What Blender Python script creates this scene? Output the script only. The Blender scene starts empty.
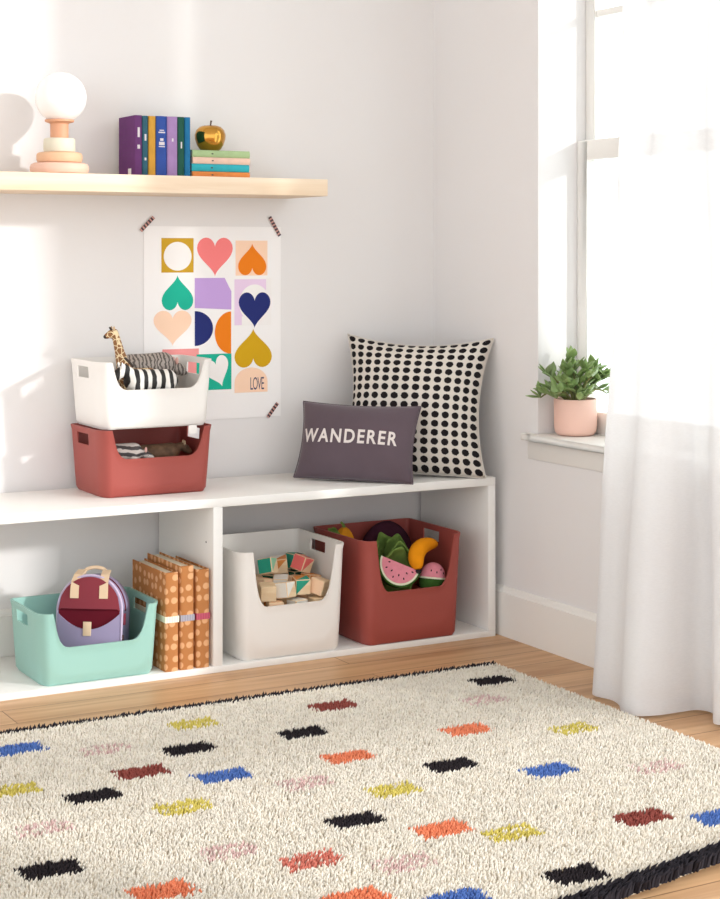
import bpy, bmesh, math, random
import numpy as np
from mathutils import Vector, Matrix, Euler

PI = math.pi
R = math.radians
scene = bpy.context.scene
COL = scene.collection

# ------------------------------------------------------------------ materials
def lin(c):
    return tuple((x / 12.92 if x <= 0.04045 else ((x + 0.055) / 1.055) ** 2.4) for x in c)

def rgb(r, g, b):
    return lin((r / 255, g / 255, b / 255))

class NT:
    def __init__(self, m):
        m.use_nodes = True
        self.t = m.node_tree
        self.t.nodes.clear()
        self.out = self.n('ShaderNodeOutputMaterial')
    def n(self, kind, **kw):
        nd = self.t.nodes.new(kind)
        for k, v in kw.items():
            setattr(nd, k, v)
        return nd
    def l(self, a, b):
        self.t.links.new(a, b)

def mat(name, col, rough=0.6, metal=0.0, spec=0.4, var=0.0, vscale=8.0, bump=0.0, bscale=60.0, coat=0.0, sheen=0.0, stretch=None):
    """plain material: base colour with a little procedural variation and bump"""
    m = bpy.data.materials.new(name)
    t = NT(m)
    b = t.n('ShaderNodeBsdfPrincipled')
    b.inputs['Base Color'].default_value = (*col, 1)
    b.inputs['Roughness'].default_value = rough
    b.inputs['Metallic'].default_value = metal
    b.inputs['Specular IOR Level'].default_value = spec
    b.inputs['Coat Weight'].default_value = coat
    b.inputs['Sheen Weight'].default_value = sheen
    t.l(b.outputs[0], t.out.inputs[0])
    tc = t.n('ShaderNodeTexCoord')
    src = tc.outputs['Object']
    if stretch:
        mp = t.n('ShaderNodeMapping')
        mp.inputs['Scale'].default_value = stretch
        t.l(src, mp.inputs[0]); src = mp.outputs[0]
    if var:
        nz = t.n('ShaderNodeTexNoise'); nz.inputs['Scale'].default_value = vscale; nz.inputs['Detail'].default_value = 4
        t.l(src, nz.inputs['Vector'])
        rp = t.n('ShaderNodeValToRGB')
        lo = tuple(max(0, c * (1 - var)) for c in col); hi = tuple(min(1, c * (1 + var)) for c in col)
        rp.color_ramp.elements[0].position = .3; rp.color_ramp.elements[1].position = .7
        rp.color_ramp.elements[0].color = (*lo, 1); rp.color_ramp.elements[1].color = (*hi, 1)
        t.l(nz.outputs['Fac'], rp.inputs[0]); t.l(rp.outputs[0], b.inputs['Base Color'])
    if bump:
        nb = t.n('ShaderNodeTexNoise'); nb.inputs['Scale'].default_value = bscale; nb.inputs['Detail'].default_value = 3
        t.l(src, nb.inputs['Vector'])
        bp = t.n('ShaderNodeBump'); bp.inputs['Strength'].default_value = bump; bp.inputs['Distance'].default_value = 0.004
        t.l(nb.outputs['Fac'], bp.inputs['Height']); t.l(bp.outputs[0], b.inputs['Normal'])
    return m

def wood_mat(name, lo, hi, scale=(2, 30, 30), rough=0.5, wave=6.0):
    m = bpy.data.materials.new(name)
    t = NT(m)
    b = t.n('ShaderNodeBsdfPrincipled'); b.inputs['Roughness'].default_value = rough; b.inputs['Specular IOR Level'].default_value = .35
    tc = t.n('ShaderNodeTexCoord'); mp = t.n('ShaderNodeMapping'); mp.inputs['Scale'].default_value = scale
    t.l(tc.outputs['Object'], mp.inputs[0])
    nz = t.n('ShaderNodeTexNoise'); nz.inputs['Scale'].default_value = 1.0; nz.inputs['Detail'].default_value = 6; nz.inputs['Distortion'].default_value = .6
    t.l(mp.outputs[0], nz.inputs['Vector'])
    rp = t.n('ShaderNodeValToRGB'); rp.color_ramp.elements[0].position = .3; rp.color_ramp.elements[1].position = .7
    rp.color_ramp.elements[0].color = (*lo, 1); rp.color_ramp.elements[1].color = (*hi, 1)
    t.l(nz.outputs['Fac'], rp.inputs[0]); t.l(rp.outputs[0], b.inputs['Base Color'])
    t.l(b.outputs[0], t.out.inputs[0])
    return m

def floor_mat():
    m = bpy.data.materials.new('oak_plank_floor')
    t = NT(m)
    b = t.n('ShaderNodeBsdfPrincipled'); b.inputs['Roughness'].default_value = .42; b.inputs['Specular IOR Level'].default_value = .4
    tc = t.n('ShaderNodeTexCoord')
    br = t.n('ShaderNodeTexBrick'); br.offset = .37
    br.inputs['Scale'].default_value = 1.0
    br.inputs['Brick Width'].default_value = 1.7; br.inputs['Row Height'].default_value = .135
    br.inputs['Mortar Size'].default_value = .0016; br.inputs['Mortar Smooth'].default_value = .3; br.inputs['Bias'].default_value = 0
    br.inputs['Color1'].default_value = (.0, .0, .0, 1); br.inputs['Color2'].default_value = (1, 1, 1, 1); br.inputs['Mortar'].default_value = (.5, .5, .5, 1)
    t.l(tc.outputs['Object'], br.inputs['Vector'])
    mp = t.n('ShaderNodeMapping'); mp.inputs['Scale'].default_value = (1.6, 22, 1)
    t.l(tc.outputs['Object'], mp.inputs[0])
    ad = t.n('ShaderNodeVectorMath', operation='ADD'); t.l(mp.outputs[0], ad.inputs[0])
    sc = t.n('ShaderNodeVectorMath', operation='SCALE'); sc.inputs['Scale'].default_value = 37
    t.l(br.outputs['Color'], sc.inputs[0]); t.l(sc.outputs[0], ad.inputs[1])
    nz = t.n('ShaderNodeTexNoise'); nz.inputs['Scale'].default_value = 1; nz.inputs['Detail'].default_value = 7; nz.inputs['Distortion'].default_value = .8
    t.l(ad.outputs[0], nz.inputs['Vector'])
    rp = t.n('ShaderNodeValToRGB')
    e = rp.color_ramp.elements
    e[0].position = .28; e[0].color = (*rgb(176, 132, 92), 1)
    e[1].position = .72; e[1].color = (*rgb(216, 176, 134), 1)
    t.l(nz.outputs['Fac'], rp.inputs[0])
    # per plank tone
    mx = t.n('ShaderNodeMix', data_type='RGBA', blend_type='MULTIPLY')
    rp2 = t.n('ShaderNodeValToRGB'); rp2.color_ramp.elements[0].color = (.86, .84, .82, 1); rp2.color_ramp.elements[1].color = (1.06, 1.05, 1.03, 1)
    t.l(br.outputs['Color'], rp2.inputs[0])
    mx.inputs['Factor'].default_value = 1
    t.l(rp.outputs[0], mx.inputs['A']); t.l(rp2.outputs[0], mx.inputs['B'])
    mx2 = t.n('ShaderNodeMix', data_type='RGBA'); mx2.inputs['B'].default_value = (*rgb(112, 74, 44), 1)
    t.l(br.outputs['Fac'], mx2.inputs['Factor']); t.l(mx.outputs['Result'], mx2.inputs['A'])
    t.l(mx2.outputs['Result'], b.inputs['Base Color'])
    bp = t.n('ShaderNodeBump'); bp.inputs['Strength'].default_value = .12; bp.inputs['Distance'].default_value = .002
    t.l(nz.outputs['Fac'], bp.inputs['Height']); t.l(bp.outputs[0], b.inputs['Normal'])
    t.l(b.outputs[0], t.out.inputs[0])
    return m

def glass_mat():
    m = bpy.data.materials.new('window_glass')
    t = NT(m)
    tr = t.n('ShaderNodeBsdfTransparent'); tr.inputs[0].default_value = (.96, .98, .97, 1)
    gl = t.n('ShaderNodeBsdfGlossy'); gl.inputs['Roughness'].default_value = .02
    mx = t.n('ShaderNodeMixShader'); mx.inputs[0].default_value = .05
    t.l(tr.outputs[0], mx.inputs[1]); t.l(gl.outputs[0], mx.inputs[2])
    t.l(mx.outputs[0], t.out.inputs[0])
    return m

def sheer_mat(name, clear):
    m = bpy.data.materials.new(name)
    t = NT(m)
    df = t.n('ShaderNodeBsdfDiffuse'); df.inputs[0].default_value = (.88, .87, .875, 1)
    tl = t.n('ShaderNodeBsdfTranslucent'); tl.inputs[0].default_value = (.88, .87, .875, 1)
    tr = t.n('ShaderNodeBsdfTransparent')
    m1 = t.n('ShaderNodeMixShader'); m1.inputs[0].default_value = .28
    t.l(df.outputs[0], m1.inputs[1]); t.l(tl.outputs[0], m1.inputs[2])
    tc = t.n('ShaderNodeTexCoord')
    wv = t.n('ShaderNodeTexNoise'); wv.inputs['Scale'].default_value = 1
    mp = t.n('ShaderNodeMapping'); mp.inputs['Scale'].default_value = (90, 90, 420)
    t.l(tc.outputs['Object'], mp.inputs[0]); t.l(mp.outputs[0], wv.inputs['Vector'])
    mr = t.n('ShaderNodeMapRange'); mr.inputs['To Min'].default_value = clear - .02; mr.inputs['To Max'].default_value = clear + .02
    mr.inputs['From Min'].default_value = .3; mr.inputs['From Max'].default_value = .7
    t.l(wv.outputs['Fac'], mr.inputs['Value'])
    m2 = t.n('ShaderNodeMixShader')
    t.l(mr.outputs[0], m2.inputs[0]); t.l(m1.outputs[0], m2.inputs[1]); t.l(tr.outputs[0], m2.inputs[2])
    t.l(m2.outputs[0], t.out.inputs[0])
    return m

def dots_mat(name, base, dot, nu, nv, ru, rv, rough=.85, stagger=0.0, soft=.05):
    """a regular lattice of oval dots in UV"""
    m = bpy.data.materials.new(name)
    t = NT(m)
    b = t.n('ShaderNodeBsdfPrincipled'); b.inputs['Roughness'].default_value = rough; b.inputs['Specular IOR Level'].default_value = .15
    uv = t.n('ShaderNodeTexCoord')
    sp = t.n('ShaderNodeSeparateXYZ'); t.l(uv.outputs['UV'], sp.inputs[0])
    def mth(op, a, bb=None):
        nd = t.n('ShaderNodeMath', operation=op)
        for i, v in enumerate((a, bb)):
            if v is None: continue
            if isinstance(v, (int, float)): nd.inputs[i].default_value = v
            else: t.l(v, nd.inputs[i])
        return nd.outputs[0]
    v = mth('MULTIPLY', sp.outputs[1], nv)
    row = mth('FLOOR', v)
    sh = mth('MULTIPLY', mth('MODULO', row, 2.0), stagger)
    u = mth('ADD', mth('MULTIPLY', sp.outputs[0], nu), sh)
    fu = mth('DIVIDE', mth('SUBTRACT', mth('FRACT', u), .5), ru)
    fv = mth('DIVIDE', mth('SUBTRACT', mth('FRACT', v), .5), rv)
    d = mth('SQRT', mth('ADD', mth('MULTIPLY', fu, fu), mth('MULTIPLY', fv, fv)))
    nz = t.n('ShaderNodeTexNoise'); nz.inputs['Scale'].default_value = 90; t.l(uv.outputs['UV'], nz.inputs['Vector'])
    d = mth('ADD', d, mth('MULTIPLY', mth('SUBTRACT', nz.outputs['Fac'], .5), .35))
    mr = t.n('ShaderNodeMapRange'); mr.inputs['From Min'].default_value = 1 - soft; mr.inputs['From Max'].default_value = 1 + soft
    t.l(d, mr.inputs['Value'])
    mx = t.n('ShaderNodeMix', data_type='RGBA'); mx.inputs['A'].default_value = (*dot, 1); mx.inputs['B'].default_value = (*base, 1)
    t.l(mr.outputs[0], mx.inputs['Factor']); t.l(mx.outputs['Result'], b.inputs['Base Color'])
    t.l(b.outputs[0], t.out.inputs[0])
    return m

def voronoi_mat(name, patch, gap, scale, width=.09, rough=.6):
    m = bpy.data.materials.new(name)
    t = NT(m)
    b = t.n('ShaderNodeBsdfPrincipled'); b.inputs['Roughness'].default_value = rough
    tc = t.n('ShaderNodeTexCoord')
    vo = t.n('ShaderNodeTexVoronoi', feature='DISTANCE_TO_EDGE'); vo.inputs['Scale'].default_value = scale
    t.l(tc.outputs['Object'], vo.inputs['Vector'])
    rp = t.n('ShaderNodeValToRGB'); rp.color_ramp.elements[0].position = width * .7; rp.color_ramp.elements[1].position = width
    rp.color_ramp.elements[0].color = (*gap, 1); rp.color_ramp.elements[1].color = (*patch, 1)
    t.l(vo.outputs['Distance'], rp.inputs[0]); t.l(rp.outputs[0], b.inputs['Base Color']); t.l(b.outputs[0], t.out.inputs[0])
    return m

def stripe_mat(name, a, c, scale, direction='X', distort=3.0, thr=.5, rough=.6, detail=2.0):
    m = bpy.data.materials.new(name)
    t = NT(m)
    b = t.n('ShaderNodeBsdfPrincipled'); b.inputs['Roughness'].default_value = rough
    tc = t.n('ShaderNodeTexCoord')
    wv = t.n('ShaderNodeTexWave', bands_direction=direction); wv.inputs['Scale'].default_value = scale
    wv.inputs['Distortion'].default_value = distort; wv.inputs['Detail'].default_value = detail; wv.inputs['Detail Scale'].default_value = 1.2
    t.l(tc.outputs['Object'], wv.inputs['Vector'])
    rp = t.n('ShaderNodeValToRGB'); rp.color_ramp.elements[0].position = thr - .06; rp.color_ramp.elements[1].position = thr + .06
    rp.color_ramp.elements[0].color = (*a, 1); rp.color_ramp.elements[1].color = (*c, 1)
    t.l(wv.outputs['Fac'], rp.inputs[0]); t.l(rp.outputs[0], b.inputs['Base Color']); t.l(b.outputs[0], t.out.inputs[0])
    return m

M = {}
M['wall'] = mat('white_wall_paint', rgb(233, 230, 229), .75, spec=.2, bump=.05, bscale=180)
M['trim'] = mat('white_trim_paint', rgb(238, 235, 230), .45, spec=.35)
M['ceiling'] = mat('ceiling_paint', rgb(236, 235, 232), .85, spec=.1)
M['floor'] = floor_mat()
M['cabinet'] = mat('white_laminate', rgb(240, 238, 234), .4, spec=.4)
M['hole'] = mat('dark_hole', rgb(70, 62, 55), .8)
M['oak'] = wood_mat('pale_oak', rgb(230, 204, 174), rgb(243, 224, 200), (2.2, 26, 34), .5)
M['glass'] = glass_mat()
M['red_plastic'] = mat('brick_red_plastic', rgb(160, 77, 69), .48, spec=.35)
M['white_plastic'] = mat('white_plastic', rgb(240, 236, 231), .45, spec=.35)
M['teal_plastic'] = mat('mint_plastic', rgb(152, 196, 186), .45, spec=.35)
M['sheer'] = sheer_mat('sheer_voile', .09)
M['sheer_hem'] = sheer_mat('sheer_hem', .02)

for nd_ in M['sheer_hem'].node_tree.nodes:
    if nd_.type in ('BSDF_DIFFUSE', 'BSDF_TRANSLUCENT'): nd_.inputs[0].default_value = (.80, .79, .79, 1)

# ------------------------------------------------------------------ mesh builder
class MB:
    def __init__(self):
        self.v, self.f, self.mi, self.uv = [], [], [], {}
    def add(self, verts, faces, mi=0):
        o = len(self.v)
        self.v += [tuple(p) for p in verts]
        self.f += [tuple(i + o for i in f) for f in faces]
        self.mi += [mi] * len(faces)
        return o
    def box(self, x0, x1, y0, y1, z0, z1, mi=0, xf=None):
        p = [(x, y, z) for z in (z0, z1) for y in (y0, y1) for x in (x0, x1)]
        if xf: p = [tuple(xf @ Vector(q)) for q in p]
        self.add(p, [(0, 2, 3, 1), (4, 5, 7, 6), (0, 1, 5, 4), (1, 3, 7, 5), (3, 2, 6, 7), (2, 0, 4, 6)], mi)
    def lathe(self, prof, c=(0, 0, 0), n=32, mi=0, cap=True):
        vs, fs = [], []
        k = len(prof)
        for j in range(n):
            a = 2 * PI * j / n
            for r, z in prof:
                vs.append((c[0] + r * math.cos(a), c[1] + r * math.sin(a), c[2] + z))
        for j in range(n):
            for i in range(k - 1):
                a, b = j * k + i, ((j + 1) % n) * k + i
                fs.append((a, b, b + 1, a + 1))
        if cap:
            if prof[0][0] > 1e-5: fs.append(tuple(((n - j) % n) * k for j in range(n)))
            if prof[-1][0] > 1e-5: fs.append(tuple(j * k + k - 1 for j in range(n)))
        self.add(vs, fs, mi)
    def tube(self, pts, rad, n=10, mi=0, flat=1.0, cap=True):
        pts = [Vector(p) for p in pts]
        if not isinstance(rad, (list, tuple)): rad = [rad] * len(pts)
        vs, fs = [], []
        prev = None
        for i, p in enumerate(pts):
            d = (pts[min(i + 1, len(pts) - 1)] - pts[max(i - 1, 0)]).normalized()
            if prev is None:
                up = Vector((0, 0, 1)) if abs(d.z) < .9 else Vector((0, 1, 0))
                a = d.cross(up).normalized()
            else:
                a = (prev - d * prev.dot(d)).normalized()
            prev = a
            b = d.cross(a)
            for j in range(n):
                t = 2 * PI * j / n
                vs.append(p + a * (rad[i] * math.cos(t)) + b * (rad[i] * flat * math.sin(t)))
        m = len(pts)
        for i in range(m - 1):
            for j in range(n):
                fs.append((i * n + j, i * n + (j + 1) % n, (i + 1) * n + (j + 1) % n, (i + 1) * n + j))
        if cap:
            fs.append(tuple(reversed(range(n)))); fs.append(tuple((m - 1) * n + j for j in range(n)))
        self.add(vs, fs, mi)
    def ball(self, c, r, n=20, m=12, mi=0, rot=None, shape=None):
        """ellipsoid with radii r; shape(u) optional radial multiplier along z"""
        vs, fs = [], []
        for i in range(m + 1):
            ph = PI * i / m
            for j in range(n):
                th = 2 * PI * j / n
                q = Vector((r[0] * math.sin(ph) * math.cos(th), r[1] * math.sin(ph) * math.sin(th), -r[2] * math.cos(ph)))
                if shape:
                    k = shape(-math.cos(ph), th); q.x *= k; q.y *= k
                if rot: q = rot @ q
                vs.append(q + Vector(c))
        for i in range(m):
            for j in range(n):
                fs.append((i * n + j, i * n + (j + 1) % n, (i + 1) * n + (j + 1) % n, (i + 1) * n + j))
        self.add(vs, fs, mi)
    def grid(self, fn, nu, nv, mi=0, uv=True, closed_u=False):
        o = len(self.v)
        vs, fs = [], []
        for j in range(nv + 1):
            for i in range(nu + 1):
                vs.append(fn(i / nu, j / nv))
                if uv: self.uv[o + len(vs) - 1] = (i / nu, j / nv)
        for j in range(nv):
            for i in range(nu):
                a = j * (nu + 1) + i
                fs.append((a, a + 1, a + nu + 2, a + nu + 1))
        self.add(vs, fs, mi)
    def prism(self, pts, y0, y1, mi=0, cap_mi=None):
        """outline in x,z swept along y"""
        n = len(pts)
        vs = [(x, y0, z) for x, z in pts] + [(x, y1, z) for x, z in pts]
        o = self.add(vs, [(i, (i + 1) % n, n + (i + 1) % n, n + i) for i in range(n)], mi)
        self.f += [tuple(o + i for i in reversed(range(n))), tuple(o + n + i for i in range(n))]
        self.mi += [mi if cap_mi is None else cap_mi] * 2
    def mesh(self, name, mats, smooth=35, bevel=0.0, seg=2, weld=True):
        me = bpy.data.meshes.new(name)
        me.from_pydata(self.v, [], self.f)
        for m in (mats if isinstance(mats, (list, tuple)) else [mats]): me.materials.append(m)
        for p, i in zip(me.polygons, self.mi): p.material_index = i
        if self.uv:
            l = me.uv_layers.new(name='UVMap')
            for lp in me.loops:
                l.data[lp.index].uv = self.uv.get(lp.vertex_index, (0, 0))
        bm = bmesh.new(); bm.from_mesh(me)
        if weld: bmesh.ops.remove_doubles(bm, verts=bm.verts, dist=1e-6)
        if weld: bmesh.ops.recalc_face_normals(bm, faces=bm.faces)
        if bevel:
            es = [e for e in bm.edges if len(e.link_faces) == 2 and e.calc_face_angle(0) > R(40)]
            bmesh.ops.bevel(bm, geom=es, offset=bevel, segments=seg, affect='EDGES', profile=.5, clamp_overlap=True)
        bm.to_mesh(me); bm.free()
        if smooth:
            me.polygons.foreach_set('use_smooth', [True] * len(me.polygons))
            me.set_sharp_from_angle(angle=R(smooth))
        me.update()
        return me
    def build(self, name, mats, parent=None, smooth=35, bevel=0.0, seg=2, weld=True):
        o = bpy.data.objects.new(name, self.mesh(name, mats, smooth, bevel, seg, weld))
        COL.objects.link(o)
        if parent: o.parent = parent
        return o

def tag(o, label=None, cat=None, group=None, kind=None):
    if label: o['label'] = label
    if cat: o['category'] = cat
    if group: o['group'] = group
    if kind: o['kind'] = kind
    return o

def thing(name, label, cat, loc=(0, 0, 0), rot=(0, 0, 0), group=None):
    o = bpy.data.objects.new(name, None); COL.objects.link(o)
    o.empty_display_size = .05
    o.location = loc; o.rotation_euler = rot
    return tag(o, label, cat, group)

def dup(root, loc, rot=None, label=None, group=None):
    r = root.copy(); COL.objects.link(r); r.location = loc
    if rot is not None: r.rotation_euler = rot
    if label: r['label'] = label
    if group: r['group'] = group
    for ch in list(root.children):
        c = ch.copy(); COL.objects.link(c); c.parent = r
        for g in list(ch.children):
            d = g.copy(); COL.objects.link(d); d.parent = c
    return r

def simple_box(name, m, x0, x1, y0, y1, z0, z1, parent=None, bevel=0.0):
    b = MB(); b.box(x0, x1, y0, y1, z0, z1)
    return b.build(name, m, parent, bevel=bevel)

def text_mesh(body, size, extrude=0.0005, offset=0.0, spacing=1.0):
    cu = bpy.data.curves.new('t', 'FONT')
    cu.body = body; cu.size = size; cu.extrude = extrude; cu.offset = offset; cu.space_character = spacing
    cu.align_x = 'CENTER'; cu.align_y = 'CENTER'; cu.resolution_u = 4
    o = bpy.data.objects.new('t', cu); COL.objects.link(o)
    dg = bpy.context.evaluated_depsgraph_get()
    me = bpy.data.meshes.new_from_object(o.evaluated_get(dg))
    vs = [v.co.copy() for v in me.vertices]; fs = [tuple(p.vertices) for p in me.polygons]
    bpy.data.objects.remove(o); bpy.data.curves.remove(cu); bpy.data.meshes.remove(me)
    return vs, fs

def skin_mesh(name, verts, edges, radii, m, parent, voxel=.0032):
    """one continuous body grown over a skeleton: rounded limbs fused into a single smooth surface"""
    b_ = MB()
    V = [Vector(p) for p in verts]
    for p, r in zip(V, radii): b_.ball(p, (r, r, r), 16, 10)
    for i, j in edges:
        d = V[j] - V[i]
        n_ = max(2, int(d.length / .006))
        b_.tube([V[i] + d * (k / n_) for k in range(n_ + 1)], [radii[i] + (radii[j] - radii[i]) * (k / n_) for k in range(n_ + 1)], 14)
    me = b_.mesh(name, m, 0)
    o = bpy.data.objects.new(name, me); COL.objects.link(o)
    rm = o.modifiers.new('r', 'REMESH'); rm.mode = 'VOXEL'; rm.voxel_size = voxel
    sm_ = o.modifiers.new('s', 'SMOOTH'); sm_.factor = .5; sm_.iterations = 8
    dg = bpy.context.evaluated_depsgraph_get()
    me2 = bpy.data.meshes.new_from_object(o.evaluated_get(dg))
    bpy.data.objects.remove(o); bpy.data.meshes.remove(me)
    me2.name = name
    me2.materials.clear(); me2.materials.append(m)
    me2.polygons.foreach_set('use_smooth', [True] * len(me2.polygons))
    r = bpy.data.objects.new(name, me2); COL.objects.link(r)
    if parent: r.parent = parent
    return r

# ------------------------------------------------------------------ the room
def struct(o):
    o['kind'] = 'structure'; return o

struct(simple_box('floor', M['floor'], -5.2, .0, -6.2, 0, -.06, 0))
struct(simple_box('wall_back', M['wall'], -5.2, .2, 0, .15, -.06, 3.1))
struct(simple_box('ceiling', M['ceiling'], -5.2, .2, -6.2, .15, 3.1, 3.2))

JY0, JY1 = -.625, -1.72         # the window opening
DY0, DY1 = -1.80, -4.6          # the wide opening to the balcony, nearer the room's front
SILL = .646
b = MB()
b.box(0, .2, JY0, 0, -.06, 3.1)
b.box(0, .2, JY1, JY0, -.06, SILL)
b.box(0, .2, JY1, JY0, 2.7, 3.1)
b.box(0, .2, DY0, JY1, -.06, 3.1)
b.box(0, .2, DY1, DY0, 2.85, 3.1)
b.box(0, .2, -6.2, DY1, -.06, 3.1)
struct(b.build('wall_right', M['wall']))
struct(simple_box('shadow_rail', M['trim'], .0, 3.4, -3.95, -3.87, .93, 1.05))  # unseen balcony rail, added to cast a shadow band across the rug
struct(simple_box('sun_block_pier', M['wall'], .62, .70, -2.06, -1.5, -.06, 3.2))  # unseen pier added outside to keep direct sun off the wall by the corner

def baseboard(name, boxes):
    bb = MB()
    for x0, x1, y0, y1, ax in boxes:
        if ax == 'x':
            pr = [(y0, 0), (y1, 0), (y1, .157), (y1 - .004, .157), (y0 + .004, .148), (y0, .142)]
            pr = [(-.018, 0), (0, 0), (0, .158), (-.006, .158), (-.011, .150), (-.013, .142), (-.018, .140)]
            n = len(pr)
            vs = [(x0, p[0], p[1]) for p in pr] + [(x1, p[0], p[1]) for p in pr]
        else:
            pr = [(-.018, 0), (0, 0), (0, .158), (-.006, .158), (-.011, .150), (-.013, .142), (-.018, .140)]
            n = len(pr)
            vs = [(p[0], y0, p[1]) for p in pr] + [(p[0], y1, p[1]) for p in pr]
        bb.add(vs, [(i, (i + 1) % n, n + (i + 1) % n, n + i) for i in range(n)] + [tuple(range(n)), tuple(range(n, 2 * n))])
    return struct(bb.build(name, M['trim'], smooth=0))
baseboard('baseboard_back', [(-5.2, 0, 0, 0, 'x')])
baseboard('baseboard_right', [(0, 0, -1.80, -.0185, 'y')])

# window: stool, apron, double hung sashes with panes
w = bpy.data.objects.new('window_1', None); COL.objects.link(w); struct(w)
b = MB(); b.box(-.034, .2, JY1 + .002, JY0 - .002, SILL, .668); b.box(-.034, 0, JY0 - .002, JY0 + .05, SILL, .668)
struct(b.build('window_stool', M['trim'], w, bevel=.004))
b = MB(); b.box(-.006, 0, JY1 + .02, JY0 + .05, .585, SILL)
struct(b.build('window_apron', M['trim'], w, bevel=.003))
def sash(x0, x1, z0, z1, st, rb, rt, bar=None):
    y0, y1 = JY1 + .001, JY0 - .001
    bb = MB()
    bb.box(x0, x1, y1 - st, y1, z0, z1); bb.box(x0, x1, y0, y0 + st, z0, z1)
    bb.box(x0, x1, y0 + st, y1 - st, z0, z0 + rb); bb.box(x0, x1, y0 + st, y1 - st, z1 - rt, z1)
    if bar: bb.box(x0 + .006, x1 - .006, y0 + st, y1 - st, bar, bar + .022)
    s = struct(bb.build('window_sash', M['trim'], w, bevel=.003))
    struct(simple_box('window_pane', M['glass'], x0 + .012, x0 + .016, y0 + st, y1 - st, z0 + rb, z1 - rt, s))
sash(.150, .181, .668, 1.592, .052, .07, .062)
sash(.184, .215, 1.535, 2.7, .048, .05, .05, bar=1.985)
# balcony opening: a plain painted casing
b = MB(); b.box(-.02, .2, DY0 - .03, DY0, 0, 2.85); b.box(-.02, .2, DY1, DY1 + .03, 0, 2.85); b.box(-.02, .2, DY1, DY0, 2.82, 2.85)
struct(b.build('trim_1', M['trim'], bevel=.003))

# ------------------------------------------------------------------ low white cabinet
CX0, CX1, CF, CB = -2.01, -.038, -.442, -.022
CT = .513
cab = thing('storage_bench', 'low white open-front storage bench along the wall holding bins', 'bench', ((CX0 + CX1) / 2, (CF + CB) / 2, 0))
def cpart(name, x0, x1, z0, z1, y0=CF, y1=CB, bev=.0012):
    bb = MB(); ox, oy = cab.location.x, cab.location.y
    bb.box(x0 - ox, x1 - ox, y0 - oy, y1 - oy, z0, z1)
    return bb.build(name, M['cabinet'], cab, bevel=bev)
cpart('top_board', CX0, CX1, CT - .026, CT)
BB = .019
cpart('bottom_board', CX0, CX1, 0, BB)
cpart('side_panel', CX1 - .028, CX1, BB, CT - .026)
cpart('side_panel', CX0, CX0 + .028, BB, CT - .026)
dv = cpart('divider', -1.033, -1.003, BB, CT - .026)
b = MB()
ox, oy = cab.location.x, cab.location.y
for z in (.30, .378, .43):
    if z != .378: continue
    b.tube([(-1.0332 - ox, -.39 - oy, z), (-1.0336 - ox, -.39 - oy, z)], .0032, n=12)
b.build('peg_hole', M['hole'], dv)

# ------------------------------------------------------------------ floating shelf
ST = 1.469
sh = MB(); sh.box(-2.4, -.565, -.28, -.0, ST - .053, ST)
sho = sh.build('floating_shelf', M['oak'], bevel=.002)
tag(sho, 'pale oak floating shelf on the wall above the poster', 'shelf')

# ------------------------------------------------------------------ lamp
LX, LY = -1.409, -.165
lamp = thing('table_lamp', 'small table lamp with a white globe and stacked wooden disc base', 'lamp', (LX, LY, ST))
M['disc_pink'] = mat('pink_painted_wood', rgb(232, 190, 170), .55, var=.05)
M['disc_peach'] = mat('peach_wood', rgb(228, 182, 146), .5, var=.06)
M['disc_sage'] = mat('sage_cream_wood', rgb(218, 212, 192), .55)
M['stem_clay'] = mat('clay_wood', rgb(214, 158, 124), .5)
M['globe'] = mat('opal_glass', rgb(250, 247, 245), .25, spec=.5)
def disc(r, z0, z1, bv=.008):
    return [(r - bv, z0), (r - bv * .3, z0 + bv * .3), (r, z0 + bv), (r, z1 - bv), (r - bv * .3, z1 - bv * .3), (r - bv, z1)]
def lpart(name, prof, m, lab=None):
    bb = MB(); bb.lathe(prof, n=48); o = bb.build(name, m, lamp); 
    if lab: o['label'] = lab
    return o
lpart('base_disc', disc(.087, 0, .034, .012), M['disc_pink'], 'wide pinkish bottom disc')
lpart('base_disc', disc(.068, .034, .066, .01), M['disc_peach'], 'peach middle disc')
lpart('base_disc', disc(.047, .066, .108, .006), M['disc_sage'], 'pale cream top disc')
lpart('stem', [(.027, .108), (.027, .150)], M['stem_clay'])
lpart('globe_holder', [(.027, .150), (.03, .153), (.043, .157), (.043, .163), (.03, .164)], M['stem_clay'])
bb = MB(); bb.ball((.004, 0, .229), (.076, .076, .076), 48, 28); bb.build('globe', M['globe'], lamp)

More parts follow.
